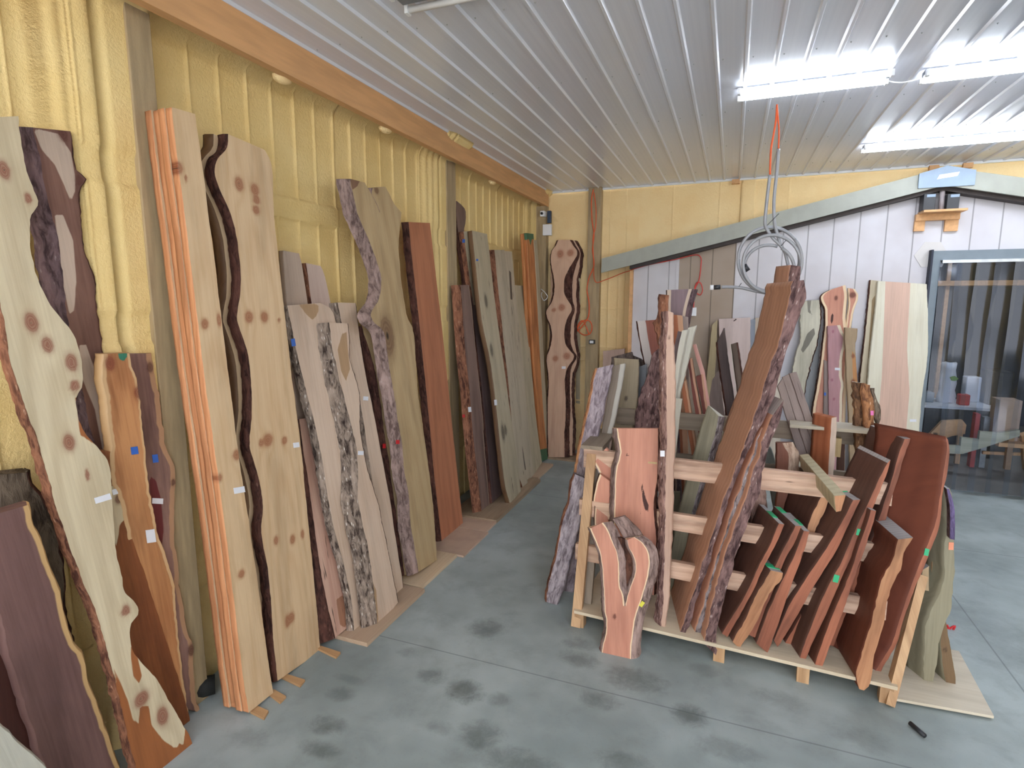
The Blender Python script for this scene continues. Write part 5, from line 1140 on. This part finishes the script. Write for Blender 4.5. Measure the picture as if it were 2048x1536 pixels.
# the dark boards, left to right
DE = (-.09, .22, 0)
edge('leftmost dark board standing on edge in the rack, green tape on its grey top', '1558,1047 1541,1087 1517,1134 1497,1180 1470,1225 1444,1267', '1569,1049 1552,1089 1527,1135 1507,1180 1483,1225 1455,1274', 2.72, .06, (-.075, .24, 0), EDG, DRK, toptags=[(.3, .62, 'g')])
edge('short board with a bulging light live edge, low at the left of the dark boards', '1540,1140 1526,1165 1510,1198 1494,1232 1479,1262 1466,1284', '1566,1146 1561,1164 1540,1182 1526,1215 1508,1256 1478,1297', 2.69, .06, (-.05, .14, 0), EDG2, DRK, rough=.003, toptags=[(.2, .5, 'g')])
edge('second dark board from the left, standing behind the short light-edged one', '1592,1052 1575,1085 1556,1120 1532,1180 1512,1232 1498,1270', '1603,1053 1590,1084 1570,1118 1546,1180 1527,1232 1512,1276', 2.72, .08, (-.075, .24, 0), EDG, DRK, toptags=[(.65, .95, 'g')])
edge('third dark board from the left, orange edge with a pale blotch near its foot', '1608,1062 1592,1105 1574,1141 1556,1180 1540,1215 1526,1250 1513,1287', '1619,1063 1609,1100 1598,1130 1586,1162 1573,1197 1556,1248 1535,1306', 2.69, .07, (-.06, .22, 0), EDG, DRK, toptags=[(.3, .6, 'g')])
edge('tall dark board with a wide light lower edge, behind the third', '1641,993 1625,1030 1613,1065 1600,1110 1586,1160 1572,1200', '1660,996 1647,1030 1636,1050 1622,1080 1608,1130 1592,1185', 2.86, .08, (-.08, .28, 0), EDG2, DRK, toptags=[(.45, .65, 'g')], rough=.003)
edge('dark board crossing low behind, steepest slant of the group', '1706,1000 1681,1050 1650,1103 1607,1165 1575,1216 1547,1281', '1720,999 1697,1050 1672,1103 1630,1168 1593,1235 1555,1294', 2.74, .08, (-.07, .22, 0), EDG, DRK, toptags=[(.45, .75, 'g')])
edge('narrow red-edged board between the steep slanting one and the tall green-marked one', '1700,1075 1675,1115 1645,1165 1610,1220 1570,1285', '1712,1078 1690,1118 1658,1170 1622,1228 1580,1295', 2.80, .06, (-.05, .15, 0), EDG, DRK2)
edge('tall dark board with green tape squares on its edge, middle of the group', '1775,926 1761,952 1744,989 1728,1025 1709,1064 1693,1100 1680,1130 1660,1165 1639,1210 1618,1264 1600,1316', '1781,920 1774,948 1757,987 1740,1030 1722,1073 1703,1111 1678,1168 1651,1232 1622,1291 1610,1321', 2.70, .07, (-.07, .24, 0), EDG, DRK, tags=[(1717, 1064, 8, 13, 15, 'g'), (1672, 1157, 11, 15, 15, 'g')])
edge('dark board just right of the green-marked one, reddish live edge', '1742,1020 1721,1085 1697,1157 1668,1224 1642,1290 1629,1333', '1753,1022 1731,1095 1706,1165 1678,1245 1657,1299 1642,1340', 2.67, .07, (-.07, .24, 0), EDG, DRK2)
edge('tall dark board with an orange edge and one green tape, left of the widest slab', '1810,878 1798,905 1785,956 1775,987 1761,1030 1749,1069 1719,1130 1693,1194 1671,1248 1656,1290', '1820,877 1808,913 1796,956 1785,987 1775,1030 1762,1066 1741,1117 1711,1178 1688,1237 1668,1292', 2.82, .07, (-.08, .26, 0), EDG, DRK, tags=[(1731, 1111, 10, 14, 15, 'g')])
E11 = un(1800, 860, 2, .93)-un(1892, 873, 2, .93)
edge('widest dark red slab, curved right edge with green tape, tallest at the right of the rack', '1892,873 1895,890 1893,909 1888,945 1881,984 1876,1025 1866,1060 1854,1093 1834,1138 1818,1184 1800,1237 1786,1285 1768,1315 1749,1344', '1897,880 1900,895 1900,912 1893,948 1885,984 1883,1025 1876,1064 1865,1090 1846,1138 1829,1176 1808,1237 1792,1291 1774,1322 1757,1353', 2.72, .09, (-.22, .20, 0), EDG, DRK3, nm='live_edge_slab', cat='slab', tags=[(1853, 1104, 9, 14, 12, 'g')])
E10 = un(1665, 1283, 2, .06)-un(1713, 1362, 2, .06)
edge('dark red slab with a broad wavy light edge and grey cut top, in front of the widest slab', '1796,1079 1787,1120 1770,1144 1758,1173 1751,1216 1734,1270 1723,1304 1712,1352 1718,1378', '1825,1075 1811,1098 1803,1138 1782,1168 1774,1210 1768,1248 1752,1299 1739,1371 1728,1381', 2.62, .07, tuple(E10), EDG2, DRK3, z0=.06, nm='live_edge_slab', cat='slab', rough=.003)
# pale board lying across
PB = wood((196, 186, 154), (168, 156, 126), freq=110)
zp = .925; fp = un(1686, 988, 2, zp)
slab('wood_board', 'pale board lying forward over the front rail, bright top, pointing at the camera', 'board', EDG2, plane_y(fp.y, .05, zp-.06), '1670,992 1671,1008 1673,1024', '1692,990 1688,1006 1682,1022', E=tuple(un(1612, 906, 2, zp)-fp), side=PB, end=PB, rough=.001)
# right end: slabs on the plywood sheet
edge('curved olive-grey slab with purple bark at its upper right edge, standing on the pale plywood', '1886,976 1890,1010 1891,1080 1886,1184 1862,1216 1848,1259 1846,1344 1853,1381', '1896,976 1906,1005 1909,1044 1908,1080 1907,1210 1891,1243 1877,1291 1870,1344 1866,1381', 2.84, .07, (-.05, .1, 0), OLV, OLV, z0=.022, nm='live_edge_slab', cat='slab', group='slabs on the pale plywood sheet', rough=.003, patch=(), tags=[(1902, 1092, 10, 15, 3, 'o')])
edge('tan slab with an orange tag between the widest red slab and the olive slab', '1866,1084 1864,1130 1862,1165 1863,1200', '1886,1088 1885,1130 1880,1165 1876,1190', 2.90, .07, (-.03, .1, 0), wood((164, 134, 98), (136, 104, 74), freq=90), wood((140, 114, 84), (110, 86, 62), freq=90), z0=.022, group='slabs on the pale plywood sheet', tags=[(1874, 1108, 11, 15, 3, 'o')])
edge('pale stub of board left of the tan tagged slab', '1846,1140 1843,1180', '1858,1132 1858,1182', 2.90, .0, (-.02, .08, 0), wood((196, 172, 140), (170, 144, 112), freq=90), OLV, z0=.022, group='slabs on the pale plywood sheet')
edge('brown slab at the far right corner of the pale plywood, pointed foot', '1884,1258 1880,1290 1886,1340 1897,1377', '1892,1244 1900,1290 1907,1335 1912,1381', 2.86, .07, (-.04, .12, 0), wood((132, 108, 80), (104, 82, 60), knot=(50, 36, 30), freq=90, stain=.5), OLV, z0=.022, nm='live_edge_slab', cat='slab', group='slabs on the pale plywood sheet', knots=[(1890, 1300, 3, 1.5)])
edge('purple-barked log strip curving along the right of the rack', '1893,978 1899,1010 1901,1044 1900,1078', '1898,978 1908,1008 1911,1044 1909,1080', 2.80, .07, (.0, .05, 0), bark((112, 100, 140), (76, 64, 92), (170, 160, 190), .4), BPU, z0=.022, nm='bark_slab', cat='slab', group='slabs on the pale plywood sheet')
edge('dark plank in the shade between the right end post and the olive slab', '1826,1230 1822,1300 1826,1378', '1846,1200 1842,1290 1846,1376', 2.92, .07, (-.03, .1, 0), wood((96, 78, 64), (70, 56, 46), freq=90), DRK, z0=.022, group='slabs on the pale plywood sheet')

# ---------------------------------------------------------------- inside the little room
def ibox(nm, x0, y0, x1, y1, Y, d, mat, lb, cat, z0=None):
    a = un(x0, y1, 1, Y); b = un(x1, y0, 1, Y)
    za = a.z if z0 is None else z0
    return props(MB().box((a.x, Y, max(.004, za)), (b.x, Y+d, b.z)).build(nm, mat, bevel=.004), lb, cat)
t = empty('storage_shelf', un(1960, 585, 1, 8.6), 'high timber storage shelf with orange lumber seen through the curtain', 'shelf')
a = un(1860, 572, 1, 8.6); b = un(2060, 560, 1, 8.6)
MB().box((a.x, 8.5, a.z), (b.x+.6, 8.9, a.z+.06)).build('shelf_board', M['timber'], t)
a2 = un(1893, 560, 1, 8.6); b2 = un(1905, 525, 1, 8.6)
MB().box((a2.x, 8.6, 0.004), (b2.x, 8.65, b2.z)).build('upright', M['timber'], t)
for i, (x0, x1) in enumerate(((1868, 1884), (1910, 1940), (1950, 1985), (1995, 2040))):
    a3 = un(x0, 560, 1, 8.6); b3 = un(x1, 528, 1, 8.6)
    props(MB().box((a3.x, 8.55, a.z+.06), (b3.x, 8.85, b3.z)).build('storage_bin', M['black'], bevel=.01), ['narrow dark bin at the left end of the high shelf', 'dark bin second from the left on the high shelf', 'dark bin third from the left on the high shelf', 'dark bin at the right on the high shelf'][i], 'bin', 'dark bins on the high shelf')
wb = empty('workbench', un(1920, 820, 1, 7.6), 'workbench with a white top and dark cupboards behind the curtain', 'workbench')
a = un(1840, 812, 1, 7.5); b = un(2005, 806, 1, 7.5)
MB().box((a.x, 7.5, a.z-.015), (b.x, 8.1, a.z+.015)).build('bench_top', M['white'], wb)
MB().box((a.x+.02, 7.55, .004), (a.x+.26, 8.08, a.z-.015)).build('cupboard', M['black'], wb, bevel=.005)
MB().box((a.x+.30, 7.6, .004), (b.x-.1, 8.08, a.z-.015)).build('cupboard', M['dark'], wb, bevel=.005)
zt = a.z+.015
def onb(nm, x0, x1, ytop, Y, d, mat, lb, cat):
    p = un(x0, 806, 1, Y); q = un(x1, ytop, 1, Y)
    return props(MB().box((p.x, Y, zt), (q.x, Y+d, q.z)).build(nm, mat, bevel=.012), lb, cat)
bg_ = empty('plastic_bag', un(1902, 760, 1, 7.7), 'white plastic bag with a green leaf mark on the bench', 'bag')
p = un(1878, 806, 1, 7.7); q = un(1925, 728, 1, 7.7)
vs = []; 
for j in range(7):
    fz = j/6; rr = .5*(1-.25*fz)*(q.x-p.x)*(1+.1*math.sin(j*2.3))
    for i in range(14):
        an = i/14*2*math.pi; vs.append(((p.x+q.x)/2+rr*math.cos(an)*(1+.06*math.sin(3*an+j)), 7.8+.08*math.sin(an), zt+(q.z-zt)*fz+.01*math.sin(i*1.9)))
fs = [(j*14+i, j*14+(i+1) % 14, (j+1)*14+(i+1) % 14, (j+1)*14+i) for j in range(6) for i in range(14)]+[tuple(range(84, 98))]
MB().add(vs, fs).build('bag_body', M['pbox'], bg_, smooth=True)
lg = un(1908, 757, 1, 7.70)
MB().prism([(lg.x+.035*math.cos(k/9*6.283)*(1+.25*math.cos(3*k)), 7.70, lg.z+.028*math.sin(k/9*6.283)) for k in range(9)], (0, .01, 0)).build('leaf_mark', plain('leaf_green', (120, 160, 70), .5), bg_)
onb('red_tool', 1918, 1942, 790, 7.62, .1, M['red'], 'small red tool on the bench', 'tool')
onb('steel_box', 1845, 1870, 785, 7.7, .15, M['frame'], 'grey metal box at the left of the bench', 'box')
onb('white_box', 1928, 1965, 755, 7.9, .15, M['pbox'], 'whitish box on the bench behind the red tool', 'box')
onb('machine', 1975, 2030, 745, 7.75, .3, M['black'], 'dark machine at the right end of the bench', 'machine')
# saw-tooth stair stringer resting on a sawhorse
sr = empty('stair_stringer', un(1960, 900, 1, 6.75), 'pale stair stringer with saw-tooth steps lying on a stand behind the curtain', 'stringer')
pts = [un(x, y, 1, 6.75) for x, y in P('1895,891 1921,892 1923,875 1958,879 1960,863 2000,866 2040,860 2040,872 1975,893 1925,908 1895,907')]
woodify(MB().prism(pts, (0, .05, 0)).build('stringer_board', wood((198, 196, 172), (176, 172, 146), freq=80), sr), 0)
sw = empty('sawhorse', un(2020, 930, 2, 0.004), 'timber sawhorse holding the stair stringer', 'sawhorse')
for x0, x1 in ((2022, 2013), (2046, 2052)):
    MB().beam(un(x0, 868, 1, 6.82), un(x1, 938, 2, .004), .045, .045, up=(0, 1, 0)).build('leg', M['timber'], sw)
MB().beam(un(1965, 905, 1, 7.0), un(2040, 908, 1, 7.0), .03, .03).build('stretcher', M['timber'], sw)
MB().box((un(1990, 860, 1, 6.86).x, 6.74, un(2000, 885, 1, 6.75).z-.04), (un(2060, 860, 1, 6.86).x, 7.04, un(2000, 885, 1, 6.75).z)).build('beam', M['timber'], sw)
ibox('cardboard_box', 1994, 802, 2046, 850, 6.86, .2, M['card'], 'tan cardboard box behind the curtain at the right', 'box', z0=un(2000, 885, 1, 6.75).z)
t = empty('shop_stand', un(1890, 870, 1, 7.1), 'orange timber stand with a handle hole behind the curtain', 'stand')
pts = [un(x, y, 1, 7.1) for x, y in P('1860,868 1885,842 1925,840 1933,850 1930,868 1905,872 1880,880')]
MB().prism(pts, (0, .05, 0)).build('stand_body', M['timber'], t)
for xx in (1870, 1920): MB().beam(un(xx, 865, 1, 7.12), Vector((un(xx, 865, 1, 7.12).x, 7.12, .004)), .04, .04, up=(0, 1, 0)).build('leg', M['timber'], t)
for i, (x0, x1, yt) in enumerate(((1948, 1962, 828), (1966, 1982, 835))):
    props(ibox('paint_can', x0, yt, x1, 862, 7.0+.02*i, .09, M['red'] if i == 0 else M['brass'], '', 'can', z0=.004), ['red can standing by the stair stringer', 'steel can right of the red can'][i])
for o in bpy.data.objects:
    if '_mw' in o: del o['_mw']
